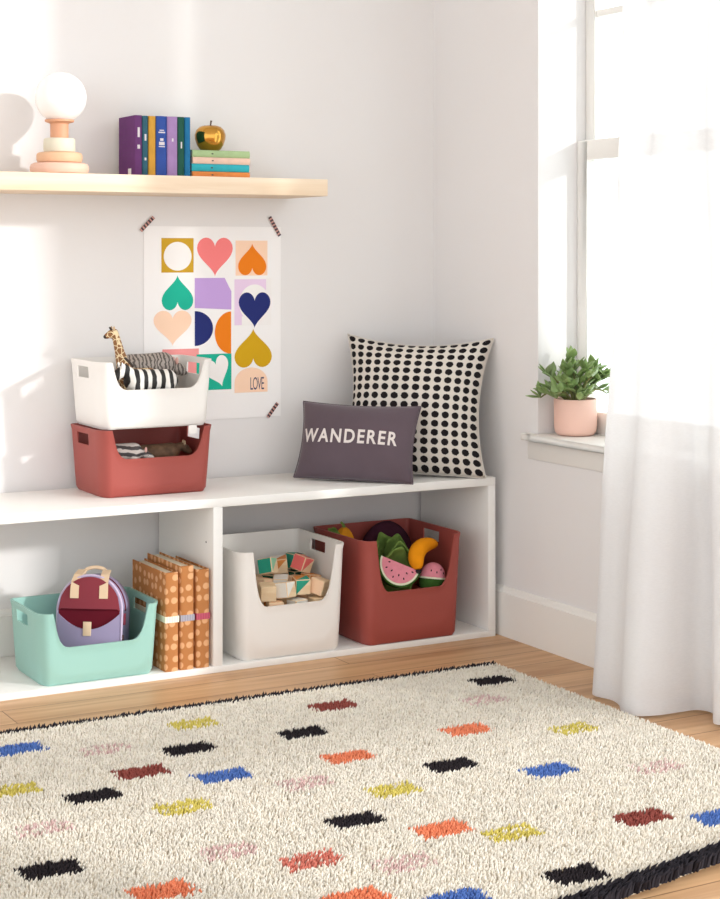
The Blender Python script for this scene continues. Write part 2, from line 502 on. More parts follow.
# ------------------------------------------------------------------ shelf books
def cloth(name, c): return mat(name, c, .7, spec=.2, var=.06, vscale=30, bump=.08, bscale=300)
M['paper'] = mat('page_paper', rgb(232, 222, 200), .85, spec=.1, var=.06, vscale=200, stretch=(1, 1, 1))
M['print'] = mat('pale_spine_print', rgb(216, 210, 214), .7)
def book(name, label, x0, x1, h, depth, m, yfront=-.17, base=ST, marks=(), group='upright books on the shelf'):
    wd = x1 - x0
    t = thing(name, label, 'book', ((x0 + x1) / 2, yfront + depth / 2, base), group=group)
    hw, hd = wd / 2, depth / 2
    bb = MB()
    th = min(.0025, wd * .14)
    # spine slightly rounded, two boards
    n = 6
    out = []
    for i in range(n + 1):
        a = PI * i / n
        out.append((-hw * math.cos(a), -hd + .004 - .004 * math.sin(a)))
    pts = out + [(hw, hd), (hw - th, hd), (hw - th, -hd + .006), (-hw + th, -hd + .006), (-hw + th, hd), (-hw, hd)]
    k = len(pts)
    bb.add([(x, y, 0) for x, y in pts] + [(x, y, h) for x, y in pts],
           [(i, (i + 1) % k, k + (i + 1) % k, k + i) for i in range(k)] + [tuple(reversed(range(k))), tuple(range(k, 2 * k))])
    bb.build('cover', m, t, smooth=40)
    bb = MB(); bb.box(-hw + th, hw - th, -hd + .006, hd - .004, .003, h - .003); bb.build('pages', M['paper'], t)
    if marks:
        for z, hh, fr in marks:
            bb = MB(); bb.box(-hw * fr, hw * fr, -hd - .0006, -hd + .002, z, z + hh)
            bb.build('spine_print', M['print'], t)
    return t
H = .187
bk = book('book', 'thick purple book with a small white tag low on its cover', -1.171, -1.1475, H, .135, cloth('purple_cloth', rgb(104, 58, 112)), marks=((.085, .012, .35), (.12, .03, .3)))
bb = MB(); bb.box(-.0128, -.0116, -.036, -.012, .002, .026); bb.build('tag', M['white_plastic'], bk)
bb = MB()
for i in range(9): bb.box(-.0121, -.0115, -.05, .05, .05 + i * .013, .0506 + i * .013)
bb.build('cover_print', mat('dark_purple_print', rgb(84, 44, 92), .7), bk)
book('book', 'slim dark teal upright book beside the purple book', -1.1465, -1.128, H - .001, .135, cloth('dark_teal_cloth', rgb(52, 96, 112)), marks=((.05, .008, .3), (.11, .02, .3)))
book('book', 'mustard yellow upright book with a plain spine', -1.126, -1.103, H - .001, .135, cloth('mustard_cloth', rgb(206, 154, 62)))
book('book', 'royal blue upright book with pale lettering on its spine', -1.1015, -1.066, H, .135, cloth('royal_cloth', rgb(54, 82, 158)), marks=((.135, .004, .6), (.142, .003, .4), (.092, .003, .55), (.098, .01, .5), (.111, .008, .3)))
book('book', 'lavender upright book between the blue and green books', -1.0645, -1.031, H, .135, cloth('lavender_cloth', rgb(164, 132, 182)), marks=((.11, .01, .15),))
book('book', 'slim dark green upright book beside the lavender book', -1.0295, -1.008, H, .135, cloth('forest_cloth', rgb(36, 88, 74)), marks=((.09, .02, .2),))
book('book', 'slim bright blue book at the end of the upright row', -1.0065, -.9875, H, .135, cloth('cyan_cloth', rgb(34, 112, 160)))
zz = ST
for lab, c, hh, dx in (('orange book at the bottom of the flat stack', rgb(226, 138, 74), .021, 0), ('turquoise book second from bottom in the flat stack', rgb(54, 172, 186), .0235, -.002),
                   ('pale pink book beneath the green one in the flat stack', rgb(232, 196, 178), .021, .001), ('light green book on top of the flat stack under the apple', rgb(164, 188, 140), .022, 0)):
    t = book('book', lab, -.011, .011, .196, .135, cloth('stack_cloth', c), group='books in the flat stack')
    # lie it down: spine still to the front, height along x
    t.rotation_euler = (0, R(90), 0)
    t.location = (-.981 + dx, -.17 + .0675, zz + hh / 2)
    t.scale = (hh / .022, 1, 1)
    zz += hh
    bb = MB(); bb.box(-.002, .002, -.0682, -.066, .064, .07); bb.build('spine_print', mat('dark_spine_print', rgb(70, 70, 66), .7), t)

# golden apple
M['gold'] = mat('polished_gold', rgb(205, 152, 70), .14, metal=1.0)
M['gold_dark'] = mat('dark_bronze', rgb(90, 70, 60), .35, metal=1.0)
ap = thing('decorative_apple', 'shiny gold decorative apple standing on the stacked books', 'ornament', (-.895, -.110, zz))
bb = MB()
prof = [(.0, .004), (.012, .001), (.022, .0), (.033, .006), (.042, .02), (.048, .038), (.049, .052), (.044, .067), (.034, .077), (.022, .081), (.011, .078), (.004, .071), (.0, .069)]
bb.lathe(prof, n=40); bb.build('body', M['gold'], ap, smooth=80)
bb = MB(); bb.tube([(0, 0, .069), (.001, 0, .082), (.003, 0, .094), (.004, 0, .097)], [.0025, .0025, .003, .0032], 8); bb.build('stem', M['gold_dark'], ap)

# ------------------------------------------------------------------ poster and tape
PX0, PX1, PZ0, PZ1 = -1.075, -.593, .70, 1.322
pm = [mat('poster_paper', rgb(246, 243, 242), .6, spec=.25)]
cols = dict(gold=(204, 160, 40), white=(244, 240, 238), pink=(248, 132, 132), peach=(252, 214, 186), orange=(238, 128, 20), teal=(26, 178, 150), lav=(196, 162, 222),
            lilac=(234, 208, 234), navy=(34, 44, 112), mustard=(210, 164, 20), coral=(236, 152, 150), ink=(70, 66, 100))
cidx = {}
for k_, v_ in cols.items():
    cidx[k_] = len(pm); pm.append(mat('ink_' + k_, rgb(*v_), .65, spec=.2))
pb = MB()
pb.box(PX0, PX1, -.0025, -.001, PZ0, PZ1)
PC = ((PX0 + PX1) / 2, 0, (PZ0 + PZ1) / 2)
layer = [0]
def pshape(pts, c):
    layer[0] += 1
    y = -.0026 - .00004 * layer[0]
    n = len(pts)
    pb.add([(x, y, z) for x, z in pts], [tuple(range(n))], cidx[c])
def pbox(x0, x1, z0, z1, c): pshape([(x0, z0), (x1, z0), (x1, z1), (x0, z1)], c)
def pell(x0, x1, z0, z1, c, a0=0, a1=360, n=40):
    cx, cz, rx, rz = (x0 + x1) / 2, (z0 + z1) / 2, (x1 - x0) / 2, (z1 - z0) / 2
    k = n if a1 - a0 >= 360 else n + 1
    pshape([(cx + rx * math.cos(R(a0 + (a1 - a0) * i / n)), cz + rz * math.sin(R(a0 + (a1 - a0) * i / n))) for i in range(k)], c)
def heart_pts(x0, x1, z0, z1, flip=False, rot=0):
    P = []
    for i in range(48):
        t = 2 * PI * i / 48
        x = 16 * math.sin(t) ** 3
        z = 13 * math.cos(t) - 5 * math.cos(2 * t) - 2 * math.cos(3 * t) - math.cos(4 * t)
        z = (z + 17) / 28.9 * 2 - 1
        x = x / 16
        if flip: z = -z
        if rot:
            c_, s_ = math.cos(R(rot)), math.sin(R(rot)); x, z = x * c_ - z * s_, x * s_ + z * c_
        P.append(((x0 + x1) / 2 + x * (x1 - x0) / 2, (z0 + z1) / 2 + z * (z1 - z0) / 2))
    return P
pbox(-1.016, -.905, 1.174, 1.284, 'gold'); pell(-1.008, -.912, 1.180, 1.272, 'white')
pshape(heart_pts(-.893, -.767, 1.161, 1.286), 'pink')
pbox(-.757, -.642, 1.163, 1.277, 'peach'); pshape(heart_pts(-.748, -.646, 1.164, 1.268, True), 'orange')
pshape(heart_pts(-1.015, -.906, 1.054, 1.166, True), 'teal')
pshape([(-.901, 1.06), (-.772, 1.053), (-.772, 1.112), (-.796, 1.156), (-.901, 1.156)], 'lav')
pbox(-.761, -.647, 1.002, 1.151, 'lilac'); pell(-.744, -.633, 1.01, 1.134, 'white'); pbox(-.646, -.628, 1.0, 1.155, 'white'); pbox(-.735, -.64, 1.0, 1.03, 'white')
pshape(heart_pts(-.746, -.631, .991, 1.108), 'navy')
pshape(heart_pts(-1.043, -.912, .940, 1.053), 'peach')
pell(-.965, -.837, .938, 1.050, 'navy', -90, 90)
pell(-.831, -.715, .910, 1.047, 'orange', 90, 270)
pshape(heart_pts(-.761, -.626, .863, .990, True), 'mustard')
pbox(-1.013, -.887, .80, .930, 'coral'); 
pbox(-.895, -.772, .795, .911, 'teal'); pshape(heart_pts(-.862, -.776, .802, .900, False, 20), 'white')
pshape([(-.761, .782), (-.642, .782), (-.642, .815)] + [(-.7015 + .0595 * math.cos(R(a)), .815 + .048 * math.sin(R(a))) for a in range(0, 181, 12)] + [(-.761, .815)], 'peach')
layer[0] += 1
vs, fs = text_mesh('LOVE', .045, 0, 0, .86)
pb.add([(-.680 + v.x * .52, -.0026 - .00004 * layer[0] - .0002, .808 + v.y * 1.3) for v in vs], fs, cidx['ink'])
po = pb.build('art_poster', pm, smooth=0, weld=False)
tag(po, 'white poster printed with colourful hearts and shapes taped to the wall', 'poster')
M['tape'] = stripe_mat('patterned_tape', rgb(60, 40, 48), rgb(200, 150, 140), 28, 'X', 1.0, .55)
for (ax, az, bx, bz), lab in (((-1.087, 1.306, -1.043, 1.350), 'small patterned tape strip slanting up at the poster corner below the books'),
                              ((-.635, 1.355, -.598, 1.293), 'small patterned tape strip slanting down at the poster corner under the shelf end'),
                              ((-.642, .698, -.606, .743), 'small patterned tape strip at the bottom poster corner near the dark pillow')):
    ln = math.hypot(bx - ax, bz - az)
    bb = MB(); bb.box(-ln / 2, ln / 2, -.0003, .0003, -.006, .006)
    o = bb.build('tape_strip', M['tape'], smooth=0)
    o.location = ((ax + bx) / 2, -.0054, (az + bz) / 2); o.rotation_euler = (0, -math.atan2(bz - az, bx - ax), 0)
    tag(o, lab, 'tape', 'tape strips on the poster corners')

# ------------------------------------------------------------------ bins
NOTCH = [(1.0, 0), (.972, .2), (.945, .42), (.912, .62), (.87, .79), (.81, .91), (.74, .98), (.66, 1.0)]
def bin_thing(label, loc, wd, dp, h, m, half, low, tray=None, taper=.012, r=.032, notch_c=0.0, hole_w=.098, hole_h=.034, hole_top=.018, group=None):
    root = thing('storage_bin', label, 'bin', loc, group=group)
    th = .0045
    # perimeter columns: (x, y, nx, ny, kind, notch height)
    cols_ = []
    def arc(cx, cy, a0, rr, ry=None):
        ry = ry or rr
        for i in range(7):
            a = R(a0 + 90 * i / 6)
            cols_.append([cx + rr * math.cos(a), cy + ry * math.sin(a), math.cos(a), math.sin(a), h, ''])
    hw, hd = wd / 2, dp / 2
    r2 = r * .6
    arc(-hw + r, -hd + r * 1.7, 180, r, r * 1.7)
    xs = sorted([(-half * f, g) for f, g in NOTCH] + [(half * f, g) for f, g in NOTCH])
    mid = [(x, 1.0) for x in np.linspace(-half * .5, half * .5, 5)]
    for x, g in sorted(xs + mid):
        cols_.append([x + notch_c, -hd, 0, -1, h - g * (h - low), 'n'])
    arc(hw - r, -hd + r * 1.7, 270, r, r * 1.7)
    for y in (.022 - hole_w / 2, .022 + hole_w / 2): cols_.append([hw, y, 1, 0, h, 'r'])
    arc(hw - r2, hd - r2, 0, r2)
    for x in (.08, -.08): cols_.append([x, hd, 0, 1, h, ''])
    arc(-hw + r2, hd - r2, 90, r2)
    for y in (.022 + hole_w / 2, .022 - hole_w / 2): cols_.append([-hw, y, -1, 0, h, 'l'])
    n = len(cols_)
    f0, f1 = (h - hole_top - hole_h) / h, (h - hole_top) / h
    rows = [0, .012 / h, .3, .5, f0, f1, .985, 1.0]
    bb = MB()
    def P(c, fr, inset):
        z = fr * c[4]
        k = 1 - z / h
        tx = taper * k + inset
        if fr == 0: tx += .008
        elif fr < .1: tx += .0008
        lip = .0025 if fr >= .98 and inset == 0 else 0
        x, y = c[0] - c[2] * tx + c[2] * lip, c[1] - c[3] * tx + c[3] * lip
        # straight walls taper as a whole
        x -= (c[0] / hw) * taper * k * (1 - abs(c[2])) * .8
        y -= (c[1] / hd) * taper * k * (1 - abs(c[3])) * .8
        return (x, y, max(z, th) if inset else z)
    V = []
    for ins in (0, th):
        for fr in rows:
            V += [P(c, fr, ins) for c in cols_]
    nr = len(rows)
    idx = lambda s, j, i: (s * nr + j) * n + i % n
    F = []
    for s in (0, 1):
        for j in range(nr - 1):
            for i in range(n):
                hole = j == 4 and ((cols_[i][5] == 'r' and cols_[(i + 1) % n][5] == 'r') or (cols_[i][5] == 'l' and cols_[(i + 1) % n][5] == 'l'))
                if hole:
                    if s == 0:
                        for a, b2 in (((j, i), (j, i + 1)), ((j, i + 1), (j + 1, i + 1)), ((j + 1, i + 1), (j + 1, i)), ((j + 1, i), (j, i))):
                            F.append((idx(0, *a), idx(0, *b2), idx(1, *b2), idx(1, *a)))
                    continue
                F.append((idx(s, j, i), idx(s, j, i + 1), idx(s, j + 1, i + 1), idx(s, j + 1, i)))
    for i in range(n):
        F.append((idx(0, nr - 1, i), idx(0, nr - 1, i + 1), idx(1, nr - 1, i + 1), idx(1, nr - 1, i)))
    F.append(tuple(idx(0, 0, i) for i in range(n)))
    F.append(tuple(idx(1, 0, i) for i in range(n)))
    bb.add(V, F)
    bb.build('bin_body', m, root, smooth=50)
    if tray:
        q = MB()
        ins = .0075 + taper * (1 - tray / h)
        pts = []
        for cx, cy, a0 in ((hw - r, hd - r, 0), (-hw + r, hd - r, 90), (-hw + r, -hd + r, 180), (hw - r, -hd + r, 270)):
            for i in range(7):
                a = R(a0 + 15 * i); pts.append((cx + (r - ins) * math.cos(a), cy + (r - ins) * math.sin(a)))
        k = len(pts)
        q.add([(x, y, tray - .004) for x, y in pts] + [(x, y, tray) for x, y in pts],
              [(i, (i + 1) % k, k + (i + 1) % k, k + i) for i in range(k)] + [tuple(reversed(range(k))), tuple(range(k, 2 * k))])
        q.build('inner_tray', m, root)
    return root

SB = CT          # on top of the bench
bin_thing('brick red bin on the bench with a white bin stacked on it', (-1.147, -.168, SB + .0005), .368, .268, .2, M['red_plastic'], .148, .113)
wb = bin_thing('white bin stacked on top of the red bin on the bench', (-1.147, -.168, SB + .2012), .368, .268, .2, M['white_plastic'], .148, .116)
bb = MB(); bb.box(.098, .124, -.1305, -.1285, -.022, .003); bb.build('hanging_tag', M['white_plastic'], wb, bevel=.0006)
bin_thing('mint green bin holding a backpack in the bench', (-1.381, -.31, BB + .0006), .368, .27, .206, M['teal_plastic'], .143, .106)
bin_thing('white bin filled with wooden blocks inside the bench', (-.768, -.282, BB + .0006), .366, .335, .326, M['white_plastic'], .140, .158, tray=.110)
bin_thing('large brick red bin filled with felt fruit inside the bench', (-.348, -.282, BB + .0006), .366, .35, .326, M['red_plastic'], .142, .163, tray=.115)

# ------------------------------------------------------------------ toy animals
M['giraffe'] = voronoi_mat('giraffe_hide', rgb(140, 92, 48), rgb(232, 210, 168), 62, .09)
M['zebra'] = stripe_mat('zebra_hide', rgb(30, 27, 27), rgb(238, 234, 228), 13, 'X', 2.2, .5)
M['grey_hide'] = stripe_mat('grey_striped_hide', rgb(92, 84, 80), rgb(172, 162, 154), 26, 'X', 9.0, .40, detail=5)
M['brown_hide'] = mat('brown_hide', rgb(120, 92, 70), .7, var=.4, vscale=40)
M['badger_hide'] = stripe_mat('dark_grey_hide', rgb(66, 60, 60), rgb(196, 186, 180), 16, 'Z', 5, .5, detail=4)
M['muzzle'] = mat('dark_muzzle', rgb(54, 42, 36), .6)
M['cream_horn'] = mat('cream_horn', rgb(206, 176, 140), .6)
M['pink_ear'] = mat('pink_ear', rgb(226, 176, 166), .6)
M['eye'] = mat('eye_black', rgb(18, 14, 12), .2)

def quadruped(name, label, loc, rz, L, Ht, Bd, neck, head, hide, leg_r=.008, muzzle=True, ears=None, tail=True, group=None, cat='toy animal'):
    """L body length, Ht belly-top height, Bd body radius; neck = end point of neck rel. to chest; head = muzzle point rel. to neck end. Faces +x."""
    root = thing(name, label, cat, loc, (0, 0, rz), group)
    zc = Ht - Bd
    v = [(0, 0, zc), (L * .42, 0, zc + Bd * .12), (-L * .42, 0, zc + Bd * .1)]
    e = [(0, 1), (0, 2)]; r = [Bd, Bd * .95, Bd * .88]
    # neck and head
    nx, nz = neck; hx, hz = head
    p = Vector((L * .42, 0, zc + Bd * .12)); q = p + Vector((nx, 0, nz))
    v += [tuple(p.lerp(q, .55)), tuple(q), tuple(q + Vector((hx * .5, 0, hz * .5))), tuple(q + Vector((hx, 0, hz)))]
    hr = max(.011, Bd * .42)
    e += [(1, 3), (3, 4), (4, 5), (5, 6)]; r += [max(hr * .9, Bd * .52), hr * .9, hr * 1.05, hr * .72]
    i = len(v); v += [(-L * .52, 0, zc + Bd * .0), (L * .50, 0, zc + Bd * .05)]; e += [(2, i), (1, i + 1)]; r += [Bd * .7, Bd * .72]
    for sx, base in ((1, 1), (-1, 2)):
        for sy in (-1, 1):
            x = L * .42 * sx
            i = len(v)
            back = -.1 if sx < 0 else .02
            v += [(x, sy * Bd * .55, zc - Bd * .45), (x + L * (.06 if sx > 0 else .05), sy * Bd * .6, zc * .5), (x + L * back * .4, sy * Bd * .6, leg_r * 1.1)]
            e += [(base, i), (i, i + 1), (i + 1, i + 2)]; r += [Bd * .48, leg_r * 1.15, leg_r]
    if tail:
        i = len(v)
        v += [(-L * .58, 0, zc + Bd * .2), (-L * .63, 0, zc - Bd * .8)]
        e += [(2, i), (i, i + 1)]; r += [leg_r * .62, leg_r * .62]
    skin_mesh('body', v, e, r, hide, root)
    hd = q + Vector((hx * .25, 0, hz * .25))
    up = Vector((-hz, 0, hx)).normalized() if hx > 0 else Vector((0, 0, 1))
    d = Vector((hx, 0, hz)).normalized()
    for sy in (-1, 1):
        bb = MB(); bb.ball(hd + Vector((0, sy * hr * .9, 0)) + up * hr * 1.0 - d * hr * .5, (hr * .3, hr * .22, hr * .62), 10, 7)
        bb.build('ear', ears or hide, root)
        bb = MB(); bb.ball(q + Vector((hx * .5, sy * hr * .8, hz * .5)) + up * hr * .25, (hr * .16,) * 3, 8, 6); bb.build('eye', M['eye'], root)
    if muzzle:
        bb = MB(); bb.ball(q + Vector((hx * 1.12, 0, hz * 1.12)), (hr * .55, hr * .55, hr * .5), 12, 8); bb.build('muzzle', M['muzzle'], root)
    return root, q, hd, up, d

FB = SB + .2012 + .0046
g, q, hd, up, d = quadruped('toy_giraffe', 'toy giraffe raising its long neck out of the white bin', (-1.166, -.178, FB), R(180), .09, .168, .029, (.036, .136), (.026, -.012), M['giraffe'], .007, ears=M['cream_horn'])
for sy in (-1, 1):
    bb = MB(); c0 = hd + up * .008 + Vector((0, sy * .004, 0)); bb.tube([c0, c0 + up * .012], [.002, .0026], 8); bb.build('horn', M['muzzle'], g)
bb = MB()
bb.tube([(.050, 0, .182), (.058, 0, .225), (.068, 0, .275)], [.004, .004, .003], 6)
bb.build('mane', M['muzzle'], g)
z, q, hd, up, d = quadruped('toy_zebra', 'black and white striped toy zebra at the front of the white bin', (-1.150, -.2445, FB), R(182), .105, .150, .033, (.030, .034), (.030, -.028), M['zebra'], .008, ears=M['zebra'])
z.scale = (1.15, 1.1, 1.12)
bb = MB(); bb.tube([(.05, 0, .158), (.062, 0, .172), (.074, 0, .183)], [.003, .004, .003], 8); bb.build('mane', M['muzzle'], z)
quadruped('toy_tiger', 'grey mottled toy animal with pink ears facing the poster in the white bin', (-1.104, -.099, FB), R(-4), .120, .207, .044, (.032, -.002), (.034, -.020), M['grey_hide'], .013, ears=M['pink_ear'], muzzle=True)
FR = SB + .0046
quadruped('toy_badger', 'dark grey toy animal with pale streaks in the stacked red bin', (-1.238, -.222, FR), R(-22), .09, .148, .030, (.03, -.004), (.026, -.016), M['badger_hide'], .009, ears=M['pink_ear'])
quadruped('toy_horse', 'brown toy animal with a pale face in the stacked red bin', (-1.098, -.165, FR), R(-10), .10, .134, .030, (.034, .018), (.026, -.018), M['brown_hide'], .009, ears=M['cream_horn'], muzzle=False)

# ------------------------------------------------------------------ kraft albums
M['kraft_dots'] = dots_mat('kraft_polka', rgb(176, 112, 58), rgb(222, 166, 112), 1, 1, .2, .2, .8)
def kraft():
    m = bpy.data.materials.new('kraft_polka_paper')
    t = NT(m)
    b_ = t.n('ShaderNodeBsdfPrincipled'); b_.inputs['Roughness'].default_value = .8; b_.inputs['Specular IOR Level'].default_value = .15
    tc = t.n('ShaderNodeTexCoord')
    vo = t.n('ShaderNodeTexVoronoi', voronoi_dimensions='2D'); vo.inputs['Scale'].default_value = 31; vo.inputs['Randomness'].default_value = .45
    sp = t.n('ShaderNodeSeparateXYZ'); t.l(tc.outputs['Object'], sp.inputs[0])
    sm_ = t.n('ShaderNodeMath', operation='SUBTRACT'); t.l(sp.outputs[0], sm_.inputs[0]); t.l(sp.outputs[1], sm_.inputs[1])
    cb = t.n('ShaderNodeCombineXYZ'); t.l(sm_.outputs[0], cb.inputs[0]); t.l(sp.outputs[2], cb.inputs[1])
    t.l(cb.outputs[0], vo.inputs['Vector'])
    rp = t.n('ShaderNodeValToRGB'); rp.color_ramp.elements[0].position = .24; rp.color_ramp.elements[1].position = .33
    rp.color_ramp.elements[0].color = (*rgb(216, 166, 122), 1); rp.color_ramp.elements[1].color = (*rgb(180, 120, 72), 1)
    t.l(vo.outputs['Distance'], rp.inputs[0]); t.l(rp.outputs[0], b_.inputs['Base Color']); t.l(b_.outputs[0], t.out.inputs[0])
    return m
M['kraft'] = kraft()
for x0, x1, h, dep, yf, c, lab in ((-1.182, -1.141, .287, .26, -.437, rgb(232, 222, 200), 'polka dot kraft album with a cream band beside the mint bin'),
                               (-1.134, -1.092, .302, .26, -.437, rgb(150, 148, 160), 'polka dot kraft album with a grey band between two others'),
                               (-1.084, -1.043, .288, .25, -.438, rgb(172, 70, 92), 'polka dot kraft album with a red band against the divider')):
    t = thing('photo_album', lab, 'album', ((x0 + x1) / 2, yf + dep / 2, BB + .0004), group='kraft albums standing in the bench')
    hw, hd = (x1 - x0) / 2, dep / 2
    bb = MB()
    pts = [(-hw, hd)] + [(-hw * math.cos(PI * i / 8), -hd + .006 - .006 * math.sin(PI * i / 8)) for i in range(9)] + [(hw, hd), (hw - .003, hd), (hw - .003, -hd + .01), (-hw + .003, -hd + .01), (-hw + .003, hd)]
    k = len(pts)
    bb.add([(x, y, 0) for x, y in pts] + [(x, y, h) for x, y in pts], [(i, (i + 1) % k, k + (i + 1) % k, k + i) for i in range(k)] + [tuple(reversed(range(k))), tuple(range(k, 2 * k))])
    bb.build('cover', M['kraft'], t, smooth=40)
    bb = MB(); bb.box(-hw + .003, hw - .003, -hd + .01, hd - .004, .004, h - .006); bb.build('pages', M['paper'], t)
    bb = MB(); e_ = .0008
    zb = .142
    bb.box(-hw - e_, hw + e_, -hd - e_, hd + e_, zb, zb + .018)
    bm_ = stripe_mat('plaid_band', c, tuple(min(1, q_ * 1.25) for q_ in c), 40, 'X', .5)
    bb.build('band', bm_, t)

# ------------------------------------------------------------------ backpack
M['burgundy'] = mat('burgundy_canvas', rgb(134, 56, 66), .75, spec=.15, bump=.1, bscale=400)
M['burgundy_dark'] = mat('burgundy_lining', rgb(96, 22, 36), .8, spec=.1)
M['lilac'] = mat('lilac_canvas', rgb(152, 142, 172), .75, spec=.15, bump=.1, bscale=400)
M['lilac_pipe'] = mat('pale_lilac_piping', rgb(206, 190, 216), .7)
M['beige'] = mat('beige_leather', rgb(224, 196, 164), .6, var=.05)
M['brown_tab'] = mat('dark_brown_tab', rgb(70, 44, 44), .6)
M['rose'] = mat('rose_webbing', rgb(170, 70, 92), .7)
bp = thing('backpack', 'small burgundy and lilac backpack with beige straps inside the mint bin', 'backpack', (-1.358, -.306, BB + .0085), (R(-9), 0, R(-35)))
BW, BH, BD = .098, .268, .118
def arch(sc=1.0, n=26, zlo=0.0):
    P = []
    w_ = BW * sc; top = BH - BW * (1 - sc)
    r_ = w_
    for i in range(n + 1):
        a = PI * i / n
        P.append((w_ * math.cos(a), top - r_ * 1.05 + r_ * 1.05 * math.sin(a)))
    lo = .004 + BW * (1 - sc)
    q_ = .03
    P += [(-w_, lo + q_), (-w_ + .009, lo + .009), (-w_ + q_, lo)] + [(w_ - q_, lo), (w_ - .009, lo + .009), (w_, lo + q_)]
    return P
bb = MB()
rings = [(-BD / 2, .93), (-BD / 2 + .006, .985), (-BD / 2 + .02, 1.0), (BD / 2 - .03, 1.0), (BD / 2 - .01, .96), (BD / 2, .85)]
rp_ = [[(x, y, z) for x, z in arch(s_)] for y, s_ in rings]
k = len(rp_[0])
V = [p for rr in rp_ for p in rr]
F = [(j * k + i, j * k + (i + 1) % k, (j + 1) * k + (i + 1) % k, (j + 1) * k + i) for j in range(len(rings) - 1) for i in range(k)]
F += [tuple(range(k)), tuple((len(rings) - 1) * k + i for i in range(k))]
bb.add(V, F); bb.build('bag_body', M['lilac'], bp, smooth=50)
# piping round the front edge
pp = arch(.975)
bb = MB(); bb.tube([(x, -BD / 2 + .004, z) for x, z in pp] + [(pp[0][0], -BD / 2 + .004, pp[0][1])], .0035, 8); bb.build('piping', M['lilac_pipe'], bp)
def bulge(x, z, amt):
    u_ = x / BW; return amt * max(0, 1 - u_ * u_)
def front_panel(name, m, y0, amt, zfun, sc, nx=24, nz=10, thick=.003):
    """panel bounded by the bag outline; zfun(x) -> (zlo, zhi)"""
    w_ = BW * sc; top = BH - BW * (1 - sc)
    def outline_hi(x):
        t_ = max(0, 1 - (x / w_) ** 2); return top - w_ * 1.05 + w_ * 1.05 * math.sqrt(t_)
    q_ = MB()
    def fn(u, v_):
        x = -w_ + 2 * w_ * u
        lo, hi = zfun(x, outline_hi(x))
        zq = lo + (hi - lo) * v_
        return (x, y0 - bulge(x, zq, amt), zq)
    def fb(u, v_):
        p = fn(u, v_); return (p[0], y0 + thick, p[2])
    q_.grid(fn, nx, nz, uv=False); q_.grid(fb, nx, nz, uv=False)
    # side strips
    for v_ in (0, 1): q_.grid(lambda u, t_, v_=v_: tuple(Vector(fn(u, v_)).lerp(Vector(fb(u, v_)), t_)), nx, 1, uv=False)
    return q_.build(name, m, bp, smooth=50)
lo0 = .004 + BW * .07 + .008
front_panel('pocket_lining', M['burgundy_dark'], -BD / 2 - .0015, .001, lambda x, h_: (max(.05, lo0), min(h_, .190)), .92)
front_panel('flap', M['burgundy'], -BD / 2 - .004, .008, lambda x, h_: (min(.170, h_ - .001), h_), .93)
front_panel('front_pocket', M['lilac'], -BD / 2 - .005, .012, lambda x, h_: (lo0, .112 + .052 * (abs(x) / BW) ** 2), .94)
yf = -BD / 2
for sx in (-.043, .043):
    bb = MB()
    pth = [(sx, yf - .0115, .200), (sx, yf - .011, .225), (sx * .98, yf - .008, .246), (sx * .93, yf + .012, .266), (sx * .85, yf + .045, .279)]
    for i in range(len(pth) - 1):
        a, c_ = Vector(pth[i]), Vector(pth[i + 1])
        hw = .0125
        nrm = (c_ - a).cross(Vector((1, 0, 0))).normalized() * .0018
        bb.add([a + Vector((-hw, 0, 0)) - nrm, a + Vector((hw, 0, 0)) - nrm, c_ + Vector((hw, 0, 0)) - nrm, c_ + Vector((-hw, 0, 0)) - nrm,
                a + Vector((-hw, 0, 0)) + nrm, a + Vector((hw, 0, 0)) + nrm, c_ + Vector((hw, 0, 0)) + nrm, c_ + Vector((-hw, 0, 0)) + nrm],
               [(0, 1, 2, 3), (4, 7, 6, 5), (0, 4, 5, 1), (1, 5, 6, 2), (2, 6, 7, 3), (3, 7, 4, 0)])
    bb.build('strap', M['beige'], bp)
bb = MB()
pth = [(-.034, yf + .05, .268)] + [(.032 * math.cos(PI - PI * i / 10), yf + .05 + .006 * math.sin(PI * i / 10), .273 + .014 * math.sin(PI * i / 10)) for i in range(11)] + [(.034, yf + .05, .268)]
bb.tube(pth, .0055, 8, flat=.7); bb.build('top_handle', M['beige'], bp)
simple_box('pocket_tab', M['beige'], -.012, .012, yf - .0195, yf - .016, .094, .134, bp, bevel=.001)
bb = MB()
for sgn in (1,):
    pts_ = [p for p in arch(1.004) if p[0] > .03]
    bb.tube([(x, yf + .03, z_) for x, z_ in pts_], .0028, 6)
bb.build('zipper', M['burgundy_dark'], bp)
simple_box('zipper_pull', M['rose'], BW * .98, BW * .98 + .006, yf + .016, yf + .03, .125, .158, bp, bevel=.001)
simple_box('side_tab', M['brown_tab'], BW * .93, BW * .93 + .012, yf + .003, yf + .010, .06, .098, bp, bevel=.001)

